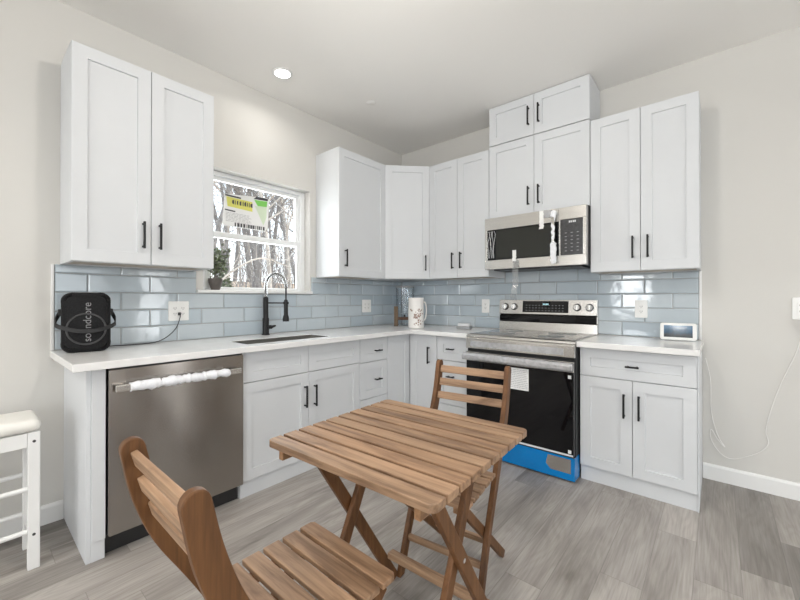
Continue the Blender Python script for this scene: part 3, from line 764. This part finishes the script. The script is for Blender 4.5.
for i in range(26):
    u = i/25; z = h-.03-(h-.065)*u; y = yf-.012-.030*math.sin(math.pi*min(1, max(0, u*1.0)))**.5
    pts.append((.562+rng.uniform(-.004, .004), y, z)); rd.append(.0105+(.010 if u > .62 else .0)+(.010 if u < .12 else 0)+rng.uniform(-.0015, .0025))
tube(bm, pts, rd, 9); obj('handle_wrap', bm, 'foam', hd, True)
def strip(name, x, z_top, z_bot, wdt, mat, seed, par, curl=.01, y0=yf):
    rng = random.Random(seed); bm = B(); n = 14; L, Rr = [], []; f = []
    for i in range(n):
        u = i/(n-1); z = z_top+(z_bot-z_top)*u; y = y0-.003-(curl*u*(1+.5*math.sin(u*9))); xo = rng.uniform(-.004, .004)*u
        f.append([(x-wdt/2+xo, y, z), (x+wdt/2+xo, y-rng.uniform(0, .008)*u, z), (x+wdt/2+xo, y+.0012, z), (x-wdt/2+xo, y+.0012, z)])
    V = [[bm.verts.new(p) for p in q] for q in f]
    for a, b in zip(V, V[1:]):
        for k in range(4): bm.faces.new((a[k], a[(k+1) % 4], b[(k+1) % 4], b[k]))
    bm.faces.new(V[0][::-1]); bm.faces.new(V[-1]); return obj(name, bm, mat, par)
strip('tape_strip', .468, h+.0-.006, h-.140, .032, 'tape', 1, dr, 0)
strip('tape_strip', .512, h-.008, h-.062, .060, 'film', 5, dr, .002)
strip('tape_strip', .255, .150, .062, .030, 'tape', 2, dr, 0)
strip('loose_film', .268, .070, -.245, .048, 'plastic', 3, dr, .035)

# ------------------------------------------------------------------ outlets and cords
def outlet(loc, rz, label, gang=1, w1=.078, hgt=.128, switch=False):
    t_ = thing('wall_outlet', label, 'outlet', loc, rz)
    wd = w1 if gang == 1 else w1+.046
    bm = B(); prism(bm, rrect(-wd/2, wd/2, -hgt/2, hgt/2, .006, 3), -.006, -.0002, 'XZ', .0015); pl = obj('cover_plate', bm, 'outlet', t_)
    for g in range(gang):
        x = 0 if gang == 1 else (-.024, .024)[g]
        bm = B(); prism(bm, rrect(x-.017, x+.017, -.034, .034, .004, 3), -.0085, -.0061, 'XZ', .0008); fc = obj('receptacle', bm, 'outlet', pl)
        bm = B()
        for z in (-.018, .018):
            box(bm, x-.0075, x-.0050, -.0089, -.0084, z-.003, z+.006); box(bm, x+.0050, x+.0075, -.0089, -.0084, z-.003, z+.006); box(bm, x-.002, x+.002, -.0089, -.0084, z-.010, z-.006)
        obj('slots', bm, 'slot', fc)
    return t_
outlet((.0098, -2.314, 1.112), 90, 'double white wall outlet with a black cord, left of the faucet', 2)
outlet((.0098, -.572, 1.117), 90, 'white wall outlet on the window-wall tiles near the corner', 2)
outlet((1.043, -.0098, 1.122), 0, 'white wall outlet on the tiles just left of the range')
outlet((2.280, -.0098, 1.117), 0, 'white wall outlet on the tiles above the smart display')
outlet((3.100, -.0004, 1.135), 0, 'white wall outlet on the bare wall at the right edge', 2, .078, .132)
bm = B(); box(bm, .016, .034, -2.322, -2.306, 1.083, 1.103, .003)
pts = [(.034, -2.314, 1.092), (.042, -2.316, 1.07), (.040, -2.34, 1.00), (.045, -2.40, .945), (.055, -2.47, .9215), (.060, -2.58, .9190), (.050, -2.68, .9195), (.055, -2.725, .9195)]
tube(bm, smooth(pts), .0030, 6)
tag(obj('power_cord', bm, 'blackpl', None, True), 'thin black power cord from the double outlet to the speaker', 'cord')
# charger and thin white cord on the right wall
t_ = thing('charging_cord', 'thin white cord hanging in loops on the right wall below the outlet', 'cord', (3.10, -.01, 1.06))
obj('plug', box(B(), -.020, .020, -.040, -.0005, -.025, .030, .004), 'outlet', t_)
obj('plug_base', box(B(), -.014, .014, -.036, -.004, -.030, -.0255, .001), 'slot', t_)
bm = B(); pts = [(3.098, -.03, 1.03), (3.075, -.012, .96), (3.05, -.007, .86), (2.985, -.006, .66), (2.945, -.006, .50), (2.925, -.006, .38), (2.935, -.006, .30), (2.89, -.007, .235), (2.80, -.008, .175), (2.745, -.008, .165), (2.70, -.007, .20), (2.665, -.006, .27), (2.668, -.006, .33), (2.70, -.007, .27), (2.735, -.007, .23), (2.70, -.008, .30), (2.668, -.006, .45), (2.665, -.006, .65), (2.640, -.02, .80)]
pts = [(p[0]-3.10, p[1]+.01, p[2]-1.06) for p in pts]
tube(bm, smooth(pts, 7), .0026, 6); obj('cable', bm, 'cable', t_, True)

# ------------------------------------------------------------------ things on the counters
# speaker
t_ = thing('portable_speaker', 'black portable speaker with carry strap on the counter end', 'speaker', (.165, -2.816, CT), 81)
hw, hd_, ht = .101, .058, .310
bm = B(); prism(bm, rrect(-hw, hw, .001, ht, .045, 8), -hd_, hd_, 'XZ', .018); obj('body', bm, 'bag', t_, True)
bm = B(); prism(bm, rrect(-hw+.018, hw-.018, .022, ht-.02, .036, 8), -hd_-.004, -hd_+.002, 'XZ', .002); gr = obj('front_grille', bm, 'bag', t_, True)
bm = B(); ring = [( .079*math.cos(2*math.pi*k/40), -hd_-.006, .122+.079*math.sin(2*math.pi*k/40)) for k in range(41)]; tube(bm, ring, .0045, 8, False); obj('accent_ring', bm, 'bagring', t_, True)
cu = bpy.data.curves.new('lettering', 'FONT'); cu.body = 'soundcore'; cu.size = .0475; cu.extrude = .0006; cu.align_x = 'CENTER'; cu.align_y = 'CENTER'
to = bpy.data.objects.new('tmp_text', cu); COL.objects.link(to); dg = bpy.context.evaluated_depsgraph_get(); dg.update()
me = bpy.data.meshes.new_from_object(to.evaluated_get(dg)); bpy.data.objects.remove(to); me.materials.clear(); me.materials.append(M['letter'])
lt = bpy.data.objects.new('lettering', me); COL.objects.link(lt); lt.parent = gr; lt.rotation_euler = (R(90), R(-90), 0); lt.location = (.004, -hd_-.0052, .158)
bm = B(); st = smooth([(-hw-.006, -.0, .205), (-hw-.020, -.02, .165), (-hw-.012, -.048, .140), (-.05, -hd_-.020, .118), (.0, -hd_-.024, .112), (.05, -hd_-.020, .116), (hw+.012, -.048, .138), (hw+.020, -.02, .165), (hw+.006, 0, .205)], 6)
for s_ in (-1, 1): box(bm, s_*(hw+.004)-.008, s_*(hw+.004)+.008, -.016, .016, .190, .225, .004)
rings = []
for i, p in enumerate(st):
    d_ = (st[min(i+1, len(st)-1)]-st[max(0, i-1)]).normalized(); u = Vector((0, 0, 1)); n_ = d_.cross(u).normalized(); u = n_.cross(d_)
    rings.append([bm.verts.new(p+u*a+n_*b) for a, b in ((-.010, -.002), (.010, -.002), (.010, .002), (-.010, .002))])
for a, b in zip(rings, rings[1:]):
    for k in range(4): bm.faces.new((a[k], a[(k+1) % 4], b[(k+1) % 4], b[k]))
bm.faces.new(rings[0][::-1]); bm.faces.new(rings[-1]); obj('carry_strap', bm, 'strap', t_)

# pitcher with printed flowers
t_ = thing('pitcher', 'white ceramic pitcher with a brown flower print in the counter corner', 'pitcher', (.535, -.430, CT), 0)
bm = B(); lathe(bm, [(.0001, .001), (.071, .001), (.075, .006), (.074, .14), (.072, .255), (.074, .286), (.070, .286), (.068, .25), (.069, .02), (.0001, .012)], n=40); bd = obj('body', bm, 'ceramic', t_, True)
ca = R(-52)
bm = B(); hdir = Vector((math.cos(R(62)), math.sin(R(62)), 0))
tube(bm, smooth([hdir*.066+Vector((0, 0, .245)), hdir*.098+Vector((0, 0, .235)), hdir*.108+Vector((0, 0, .16)), hdir*.096+Vector((0, 0, .085)), hdir*.067+Vector((0, 0, .060))], 6), .007, 8); obj('handle', bm, 'ceramic', t_, True)
rng = random.Random(21); bf = B()
for k in range(46):
    th = ca+R(14)+rng.gauss(0, .38); z = max(.03, min(.21, rng.gauss(.105, .042))); r_ = rng.uniform(.003, .0085)
    rng.random(); b_ = bf
    n_ = Vector((math.cos(th), math.sin(th), 0)); u_ = Vector((-math.sin(th), math.cos(th), 0)); c_ = n_*.0742+Vector((0, 0, z))
    vs_ = [b_.verts.new(c_+u_*r_*math.cos(a)*(1+.35*math.cos(5*a))+Vector((0, 0, 1))*r_*math.sin(a)*(1+.35*math.cos(5*a))+n_*(.0012-.3*r_*r_/.07)) for a in [2*math.pi*q/15 for q in range(15)]]
    b_.faces.new(vs_)
obj('flower_print', bf, 'flower', bd)
# clear canister with a dark rim, behind the pitcher
t_ = thing('glass_canister', 'tall clear glass canister with a dark rim behind the pitcher', 'canister', (.225, -.215, CT))
bm = B(); lathe(bm, [(.0001, .001), (.092, .001), (.095, .006), (.095, .39), (.091, .39), (.091, .008), (.0001, .006)], n=40); obj('jar', bm, 'clear', t_, True)
bm = B(); lathe(bm, [(.090, .391), (.098, .391), (.099, .399), (.096, .404), (.0001, .406), (.0001, .400), (.090, .397)], n=40); obj('lid_rim', bm, 'grey', t_, True)
# wooden stand
t_ = thing('wooden_stand', 'small wooden stand with an upright post and dark crossbar', 'stand', (.255, -.395, CT), 40)
bm = B(); box(bm, -.020, .020, -.020, .020, .001, .200, .004); obj('post', bm, 'woodm', t_)
bm = B(); box(bm, .0205, .150, -.014, .014, .062, .092, .004); obj('crossbar', bm, 'woodd', t_)
bm = B(); lathe(bm, [(.0001, 0), (.010, .002), (.012, .010), (.008, .02), (.0001, .022)], (.085, 0, .093), 14); obj('peg', bm, 'blackpl', t_, True)
bm = B(); box(bm, .130, .160, -.016, .016, .001, .0615, .003); obj('foot', bm, 'woodd', t_)
# small grey box
t_ = thing('small_box', 'small grey plastic box on the counter left of the range', 'box', (.955, -.255, CT), 8)
obj('base', box(B(), -.065, .065, -.030, .030, .001, .026, .004), 'grey', t_); obj('lid', box(B(), -.058, .058, -.026, .026, .0265, .052, .008), 'greyl', t_)
# smart display
t_ = thing('smart_display', 'white smart display with a dark picture on the short counter', 'tablet display', (2.503, -.155, CT), 3)
ti = Matrix.Rotation(R(-12), 4, 'X')
bm = B(); prism(bm, rrect(-.097, .097, .004, .118, .014, 5), -.008, .008, 'XZ', .003, ti); bd = obj('bezel', bm, 'outlet', t_, True)
obj('screen', box(B(), -.076, .076, -.0095, -.0075, .022, .101, 0, 2, ti), 'display', bd)
bm = B(); prism(bm, [(.005, .001), (.070, .001), (.060, .030), (.030, .085), (.024, .085)], -.060, .060, 'YZ', .004); obj('stand', bm, 'greyl', t_)
# potted plant on the sill
t_ = thing('potted_plant', 'leafy plant in a grey-brown pot on the window sill', 'plant', (-.024, -2.060, WZ0))
bm = B(); lathe(bm, [(.0001, .001), (.028, .001), (.030, .004), (.046, .05), (.049, .082), (.044, .082), (.041, .06), (.0001, .055)], n=28); obj('pot', bm, 'pot', t_, True)
obj('soil', lathe(B(), [(.0001, .066), (.0405, .064), (.0405, .060), (.0001, .060)], n=24), 'soil', t_)
rng = random.Random(8); sb, lb = B(), B()
for k in range(13):
    az = rng.uniform(0, 2*math.pi); lean = rng.uniform(.03, .42); Ls = rng.uniform(.09, .27)
    tip = Vector((math.cos(az)*lean*Ls*.45+.01, math.sin(az)*lean*Ls*1.6, .064+Ls)); b0 = Vector((math.cos(az)*.01, math.sin(az)*.01, .064)); mid_ = b0.lerp(tip, .5)+Vector((0, 0, .012))
    ps = smooth([b0, mid_, tip], 5); tube(sb, ps, .0018, 5)
    for q in range(3, len(ps)):
        for s_ in range(2):
            a = rng.uniform(0, 6.28); d_ = Vector((math.cos(a)*.6, math.sin(a), rng.uniform(-.2, .8))).normalized(); L_ = rng.uniform(.022, .042); w_ = L_*.28
            sd = d_.cross(Vector((0, 0, 1))).normalized(); up = sd.cross(d_); p = ps[q]
            if p.x+d_.x*L_ < -.045: d_.x = abs(d_.x)
            V = [p, p+d_*L_*.45+sd*w_+up*.002, p+d_*L_, p+d_*L_*.45-sd*w_+up*.002, p+d_*L_*.45-up*.004]
            V = [lb.verts.new(v) for v in V]; lb.faces.new((V[0], V[4], V[1])); lb.faces.new((V[4], V[2], V[1])); lb.faces.new((V[0], V[3], V[4])); lb.faces.new((V[4], V[3], V[2]))
obj('stems', sb, 'barkd', t_); obj('foliage', lb, 'leaf', t_)
# paper label on the upper pane
t_ = thing('window_label', 'yellow, green and white paper label stuck on the upper window pane', 'label', (-.107, 0, 0))
def quad(bm, pts, x): prism(bm, pts, x, x+.0006, 'YZ')
bm = B(); quad(bm, [(-1.975, 1.745), (-1.625, 1.742), (-1.600, 1.78), (-1.585, 2.015), (-1.62, 2.02), (-1.955, 1.985)], 0); pp = obj('sheet', bm, 'sticker', t_)
bm = B(); quad(bm, [(-1.935, 1.895), (-1.735, 1.885), (-1.735, 1.962), (-1.945, 1.968)], .0007); obj('yellow_band', bm, 'yellow', pp)
bm = B(); quad(bm, [(-1.720, 1.985), (-1.605, 1.992), (-1.610, 1.945), (-1.690, 1.940)], .0007); obj('green_patch', bm, 'green', pp)
bm = B(); quad(bm, [(-1.715, 1.938), (-1.612, 1.943), (-1.612, 1.86), (-1.640, 1.79)], .0007); obj('pale_patch', bm, 'greenl', pp)
bm = B(); rng = random.Random(6)
x = -1.90
while x < -1.745: L = rng.uniform(.006, .018); quad(bm, [(x, 1.915+rng.uniform(0, .01)), (x+L, 1.915), (x+L, 1.948+rng.uniform(0, .008)), (x, 1.945)], .0014); x += L+rng.uniform(.004, .012)
quad(bm, [(-1.955, 1.972), (-1.83, 1.968), (-1.83, 1.980), (-1.955, 1.984)], .0007); quad(bm, [(-1.955, 1.862), (-1.875, 1.858), (-1.875, 1.868), (-1.955, 1.872)], .0007); quad(bm, [(-1.725, 1.990), (-1.60, 1.996), (-1.60, 2.016), (-1.700, 2.014)], .0007)
x = -1.88
while x < -1.63: L = rng.uniform(.006, .02); quad(bm, [(x, 1.748), (x+L, 1.748), (x+L, 1.778), (x, 1.778)], .0007); x += L+rng.uniform(.003, .010)
obj('print', bm, 'print', pp)
bm = B()
for i in range(7):
    z = 1.845-.0105*i; x = -1.95
    while x < -1.76: L = rng.uniform(.01, .035); quad(bm, [(x, z), (x+L, z), (x+L, z+.0035), (x, z+.0035)], .0007); x += L+.006
obj('small_print', bm, 'printg', pp)

# ------------------------------------------------------------------ folding table and chairs
TH = .735
t_ = thing('folding_table', 'square brown slatted folding table in the middle of the floor', 'table', (1.892, -2.262, 0), 2.9)
tl_, tw = .641, .635; n = 10; pitch = tw/n; gap = .0105
bm = B()
for i in range(n):
    y = -tw/2+pitch*i; cut = .016
    if i == 0: poly = [(-tl_/2, y+pitch-gap), (-tl_/2, y+cut), (-tl_/2+.006, y+.006), (-tl_/2+cut, y), (tl_/2-cut, y), (tl_/2-.006, y+.006), (tl_/2, y+cut), (tl_/2, y+pitch-gap)]
    elif i == n-1: ye = y+pitch-gap; poly = [(-tl_/2, y), (tl_/2, y), (tl_/2, ye-cut), (tl_/2-.006, ye-.006), (tl_/2-cut, ye), (-tl_/2+cut, ye), (-tl_/2+.006, ye-.006), (-tl_/2, ye-cut)]
    else: poly = [(-tl_/2, y), (tl_/2, y), (tl_/2, y+pitch-gap), (-tl_/2, y+pitch-gap)]
    prism(bm, poly, TH-.022, TH, 'XY', .0025)
obj('tabletop', bm, 'woodx', t_)
for x in (-.265, .265):
    bm = B(); box(bm, x-.010, x+.010, -.303, .298, TH-.0585, TH-.0225, .003); obj('rail', bm, 'woody', t_)
# crossed legs, outer pair and inner pair
for s_, xo in ((-1, -.228), (1, .234)):
    bm = B(); beam(bm, (xo, -.212, TH-.025), (xo, .240, .004), .042, .020, (1, 0, 0)); obj('leg', bm, 'woodz_shade', t_)
    xi = xo-s_*.023
    bm = B(); beam(bm, (xi, .118, TH-.025), (xi, -.242, .004), .042, .020, (1, 0, 0)); obj('leg', bm, 'woodz_shade', t_)
    bm = B(); tube(bm, [(xo+s_*.012, -.030, .425), (xo+s_*.0102, -.030, .425)], .007, 12); obj('pivot_bolt', bm, 'chrome', t_)
bm = B(); box(bm, -.217, .223, .180, .216, .118, .142, .003); obj('stretcher', bm, 'woodx', t_)
bm = B(); box(bm, -.194, .200, -.222, -.186, .085, .105, .003); obj('stretcher', bm, 'woodx', t_)
bm = B(); box(bm, -.194, .200, .085, .111, TH-.068, TH-.048, .003); obj('stretcher', bm, 'woodx', t_)

def curve_post(bm, xc, th, mirror=1):
    """side post: wide board in the y-z plane that runs from the front foot up to the leaning back"""
    cl = [(.135, .002, .019), (.090, .12, .019), (.028, .26, .020), (-.062, .42, .023), (-.115, .52, .026), (-.180, .635, .027), (-.222, .745, .0265), (-.247, .855, .0245)]
    P = smooth([(0, a, b) for a, b, c in cl], 5); W_ = []
    k = 5
    for i in range(len(P)):
        q = i/k; a = int(min(q, len(cl)-2)); f = q-a; W_.append(cl[a][2]*(1-f)+cl[a+1][2]*f)
    Lf, Rt = [], []
    for i, p in enumerate(P):
        d_ = (P[min(i+1, len(P)-1)]-P[max(0, i-1)]).normalized(); nn = Vector((0, d_.z, -d_.y))
        Lf.append(p+nn*W_[i]); Rt.append(p-nn*W_[i])
    # flat foot, rounded head
    Lf[0].z = Rt[0].z = .001
    d_ = (P[-1]-P[-2]).normalized(); nn = Vector((0, d_.z, -d_.y)); w_ = W_[-1]
    cap = [P[-1]+nn*w_*math.cos(a)+d_*w_*1.0*math.sin(a) for a in [math.pi*q/8 for q in range(1, 8)]]
    poly = [(p.y, p.z) for p in Lf]+[(p.y, p.z) for p in cap]+[(p.y, p.z) for p in Rt[::-1]]
    prism(bm, poly, xc-th/2, xc+th/2, 'YZ', .003); return bm
def folding_chair(label, loc, rz):
    t_ = thing('folding_chair', label, 'chair', loc, rz)
    px = .176
    for s_ in (-1, 1): obj('back_post', curve_post(B(), s_*px, .021), 'woodz_shade', t_)
    for s_ in (-1, 1):
        bm = B(); beam(bm, (s_*.1535, .235, .430), (s_*.1535, -.235, .004), .036, .020, (1, 0, 0)); obj('leg', bm, 'woodz_shade', t_)
    for s_ in (-1, 1):
        bm = B(); box(bm, s_*.130-.010, s_*.130+.010, -.085, .250, .415, .4425, .003); obj('seat_rail', bm, 'woody', t_)
    bm = B(); sp = .0645
    for i in range(5):
        y = .262-sp*i; wd = .182 if y > -.02 else .163
        poly = [(-wd, y-.052), (wd, y-.052), (wd, y-.003 if i else y-.010), (wd-.010 if not i else wd, y), (-wd+.010 if not i else -wd, y), (-wd, y-.003 if i else y-.010)]
        prism(bm, poly, .443, .459, 'XY', .0025)
    obj('seat', bm, 'woodx', t_)
    for z in (.834, .772, .709):
        y = {.834: -.242, .772: -.229, .709: -.208}[z]
        bm = B(); m = Matrix.Translation((0, y, z)) @ Matrix.Rotation(R(16), 4, 'X'); 
        box(bm, -px+.0108, px-.0108, -.0075, .0075, -.018, .018, .003, 2, m); obj('back_slat', bm, 'woodx', t_)
    bm = B(); box(bm, -.1430, .1430, -.152, -.132, .085, .110, .003); obj('stretcher', bm, 'woodx', t_)
    bm = B(); box(bm, -.165, .165, .072, .090, .13, .155, .003); obj('stretcher', bm, 'woodx', t_)
    return t_
folding_chair('brown slatted folding chair with its back toward the camera, nearest of the two', (1.868, -2.745, 0), 0)
folding_chair('brown slatted folding chair on the far side of the table, before the range', (1.820, -1.848, 0), 188)

# ------------------------------------------------------------------ bar stool at the left edge
t_ = thing('bar_stool', 'white wooden stool with a padded seat at the left edge', 'stool', (.301, -3.243, 0))
hx, hy = .102, .205
for sx_ in (-1, 1):
    for sy_ in (-1, 1):
        bm = B(); box(bm, sx_*hx-(.016), sx_*hx+(.016), sy_*hy-.020, sy_*hy+.020, .001, .605, .003); lg = obj('leg', bm, 'stoolw', t_)
        if sx_ > 0:
            bm = B()
            for z in (.565, .155): lathe(bm, [(.0001, 0), (.006, 0), (.006, .0015), (.0001, .0018)], (hx+.016, sy_*hy, z), 12, rot=Matrix.Rotation(R(90), 3, 'Y'))
            obj('bolt_cap', bm, 'slot', lg)
for sx_ in (-1, 1):
    for z in (.355, .168) : 
        bm = B(); tube(bm, [(sx_*hx, -hy+.0205, z), (sx_*hx, hy-.0205, z)], .0105, 12); obj('rung', bm, 'stoolw', t_, True)
for sy_ in (-1, 1):
    for z in (.300, .120):
        bm = B(); tube(bm, [(-hx+.0165, sy_*hy, z), (hx-.0165, sy_*hy, z)], .0105, 12); obj('rung', bm, 'stoolw', t_, True)
for sx_ in (-1, 1):
    bm = B(); box(bm, sx_*hx-.010, sx_*hx+.010, -hy+.0205, hy-.0205, .540, .602, .003); obj('apron', bm, 'stoolw', t_)
for sy_ in (-1, 1):
    bm = B(); box(bm, -hx+.0165, hx-.0165, sy_*hy-.010, sy_*hy+.010, .540, .602, .003); obj('apron', bm, 'stoolw', t_)
bm = B(); box(bm, -hx-.022, hx+.022, -hy-.024, hy+.024,   .6055, .660, .026, 5)
obj('cushion', bm, 'cushion', t_, True)

# ------------------------------------------------------------------ outdoors, seen through the kitchen window
bm = B(); N_ = 26
gx = [-.6-40*(i/N_)**1.3 for i in range(N_+1)]; gy = [-14+50*j/N_ for j in range(N_+1)]
def gz(x, y): 
    d_ = -x; return -.35+2.22*min(1, max(0, (d_-2)/9))**1.2+.06*math.sin(x*1.7+y)*min(1, d_/4)+.05*math.sin(y*1.3)
G = [[bm.verts.new((x, y, gz(x, y))) for y in gy] for x in gx]
for i in range(N_):
    for j in range(N_): bm.faces.new((G[i][j], G[i+1][j], G[i+1][j+1], G[i][j+1]))
gd = struct('ground', bm, 'litter', 'bank of dry leaves outside the window', True)
def tree(name, label, x, y, hgt, r0, mat, seed, group=None, depth=4, lean=(0, 0)):
    r0 *= .55
    rng = random.Random(seed); base = Vector((x, y, gz(x, y)-.05)); t_ = thing(name, label, 'tree', base, 0, group); tr, br = B(), B()
    def grow(bm, p, d_, L, r, lv, n):
        pts = [p]; seg = max(3, int(5-lv)); q = p.copy(); dd = d_.copy(); rad = [r]
        for i in range(seg):
            dd = (dd+Vector((rng.gauss(0, .10+.05*lv), rng.gauss(0, .10+.05*lv), rng.gauss(.02, .06)))).normalized(); q = q+dd*L/seg; pts.append(q.copy()); rad.append(r*(1-.62*(i+1)/seg))
        tube(bm, pts, rad, n, False)
        if lv >= depth: return
        kids = (9, 5, 4, 3)[min(lv, 3)]
        for k in range(kids):
            u = rng.uniform(.28 if lv == 0 else .15, 1); i = min(seg-1, int(u*seg)); f = u*seg-i; s = pts[i].lerp(pts[i+1], f)
            az = rng.uniform(0, 6.283); ax = dd.orthogonal().normalized(); ax.rotate(Matrix.Rotation(az, 3, dd)); nd = (dd*rng.uniform(.35, .8)+ax*rng.uniform(.5, 1)).normalized()
            grow(br, s, nd, L*rng.uniform(.34, .58), max(.0045, r*(1-.62*u)*rng.uniform(.35, .6)), lv+1, 5 if lv < 2 else 3)
    grow(tr, Vector((0, 0, 0)), Vector((lean[0], lean[1], 1)).normalized(), hgt, r0, 0, 9)
    obj('trunk', tr, mat, t_, True); obj('branches', br, mat, t_); return t_
g_ = 'bare trees outside the window'
lab = 'bare leafless tree standing on the bank outside the window'
spec = [(-5.5, 1.6, 6.5, .10, 'barkl'), (-6.5, 3.2, 7, .13, 'barkd'), (-8, 3.0, 8, .12, 'barkd'), (-7.2, 1.4, 7, .09, 'barkd'), (-10, 5.0, 9, .16, 'barkl'), (-9.5, 3.6, 9, .15, 'barkd'), (-12, 4.6, 9, .16, 'barkd'), (-6.0, 2.5, 6.5, .08, 'barkl'), (-12, 6.8, 10, .17, 'barkl'), (-4.5, 1.9, 6, .06, 'barkd'), (-8.5, 4.6, 8, .12, 'barkd'), (-14, 6, 10, .2, 'barkd')]
for i, (x, y, hg, r0, mt) in enumerate(spec):
    tree('bare_tree', lab, x, y, hg, r0, mt, 100+i, g_, lean=(random.uniform(-.12, .12), random.uniform(-.12, .12)))
for i in range(14):
    src = [o for o in bpy.data.objects if o.name.startswith('bare_tree')][i % 12]
    c = copy_tree(src); x, y = -6.5-.75*i, 1.3+.42*i+random.uniform(-1.3, 1.6); c.location = (x, y, gz(x, y)-.05); c.rotation_euler = (0, 0, 1.1+i*1.7)
# a low pale limb that arches across the lower pane
t_ = thing('bare_sapling', 'small pale sapling whose limb arches across the lower window pane', 'tree', (-1.35, -1.50, gz(-1.35, -1.5)-.02))
bm = B(); tube(bm, smooth([(0, 0, 0), (.02, -.05, .8), (.05, -.10, 1.40), (0, .05, 1.75), (0, .28, 1.95), (0, .50, 2.06), (0, .70, 2.05), (0, .95, 1.98)], 5), [.016-.0003*i for i in range(36)], 7); obj('trunk', bm, 'barkl', t_, True)
bm = B(); rng = random.Random(31)
for k in range(16):
    s = Vector((0, rng.uniform(.0, .9), 0)); s.z = 1.72+.36*math.sin(min(1, s.y/.55)*1.5)-.0; d_ = Vector((rng.uniform(-.5, .5), rng.uniform(-.5, .8), rng.uniform(-.3, .9))).normalized()
    tube(bm, [s, s+d_*.12, s+d_*.25+Vector((0, .03, .04))], [.005, .0035, .002], 4)
obj('twigs', bm, 'barkl', t_)
# leafless brush filling the space between the trees
bm = B(); rng = random.Random(55)
for k in range(420):
    x = rng.uniform(-13, -4.5); y = rng.uniform(-.2, 3.6)+(-x-4.5)*.62; p = Vector((x, y, gz(x, y)-.03)); d_ = Vector((rng.gauss(0, .22), rng.gauss(0, .22), 1)).normalized(); L_ = rng.uniform(.8, 4.2)
    q = p+d_*L_*.5+Vector((rng.gauss(0, .06), rng.gauss(0, .06), 0)); r_ = rng.uniform(.004, .012)
    tube(bm, [p, q, p+d_*L_+Vector((rng.gauss(0, .2), rng.gauss(0, .2), 0))], [r_, r_*.7, r_*.3], 3, False)
    for j in range(2):
        s0 = p.lerp(q, rng.uniform(.5, 1.6)); tube(bm, [s0, s0+Vector((rng.gauss(0, .22), rng.gauss(0, .22), rng.uniform(.1, .4)))], [r_*.5, r_*.25], 3, False)
tag(obj('brush_thicket', bm, 'barkd'), 'thicket of thin leafless brush among the trees outside the window', 'brush', None, 'stuff')
# evergreen shrub
rng = random.Random(77); t_ = thing('evergreen_shrub', 'dark evergreen shrub outside the window behind the potted plant', 'shrub', (-3.6, -.55, gz(-3.6, -.55)-.03))
bm = B(); tube(bm, [(0, 0, 0), (0.03, 0.02, .9), (.0, .05, 1.9)], [.05, .035, .012], 8); obj('stem', bm, 'barkd', t_, True)
bm = B()
for k in range(2600):
    h_ = rng.uniform(.25, 2.15); rr_ = (2.25-h_)*.40*math.sqrt(rng.random()); a = rng.uniform(0, 6.283); p = Vector((rr_*math.cos(a), rr_*math.sin(a), h_)); d_ = Vector((math.cos(a)+rng.gauss(0, .4), math.sin(a)+rng.gauss(0, .4), rng.gauss(.1, .4))).normalized(); L_ = rng.uniform(.05, .11); sd = d_.orthogonal().normalized()*L_*.22
    bm.faces.new([bm.verts.new(p), bm.verts.new(p+d_*L_*.5+sd), bm.verts.new(p+d_*L_), bm.verts.new(p+d_*L_*.5-sd)])
obj('foliage', bm, 'ever', t_)
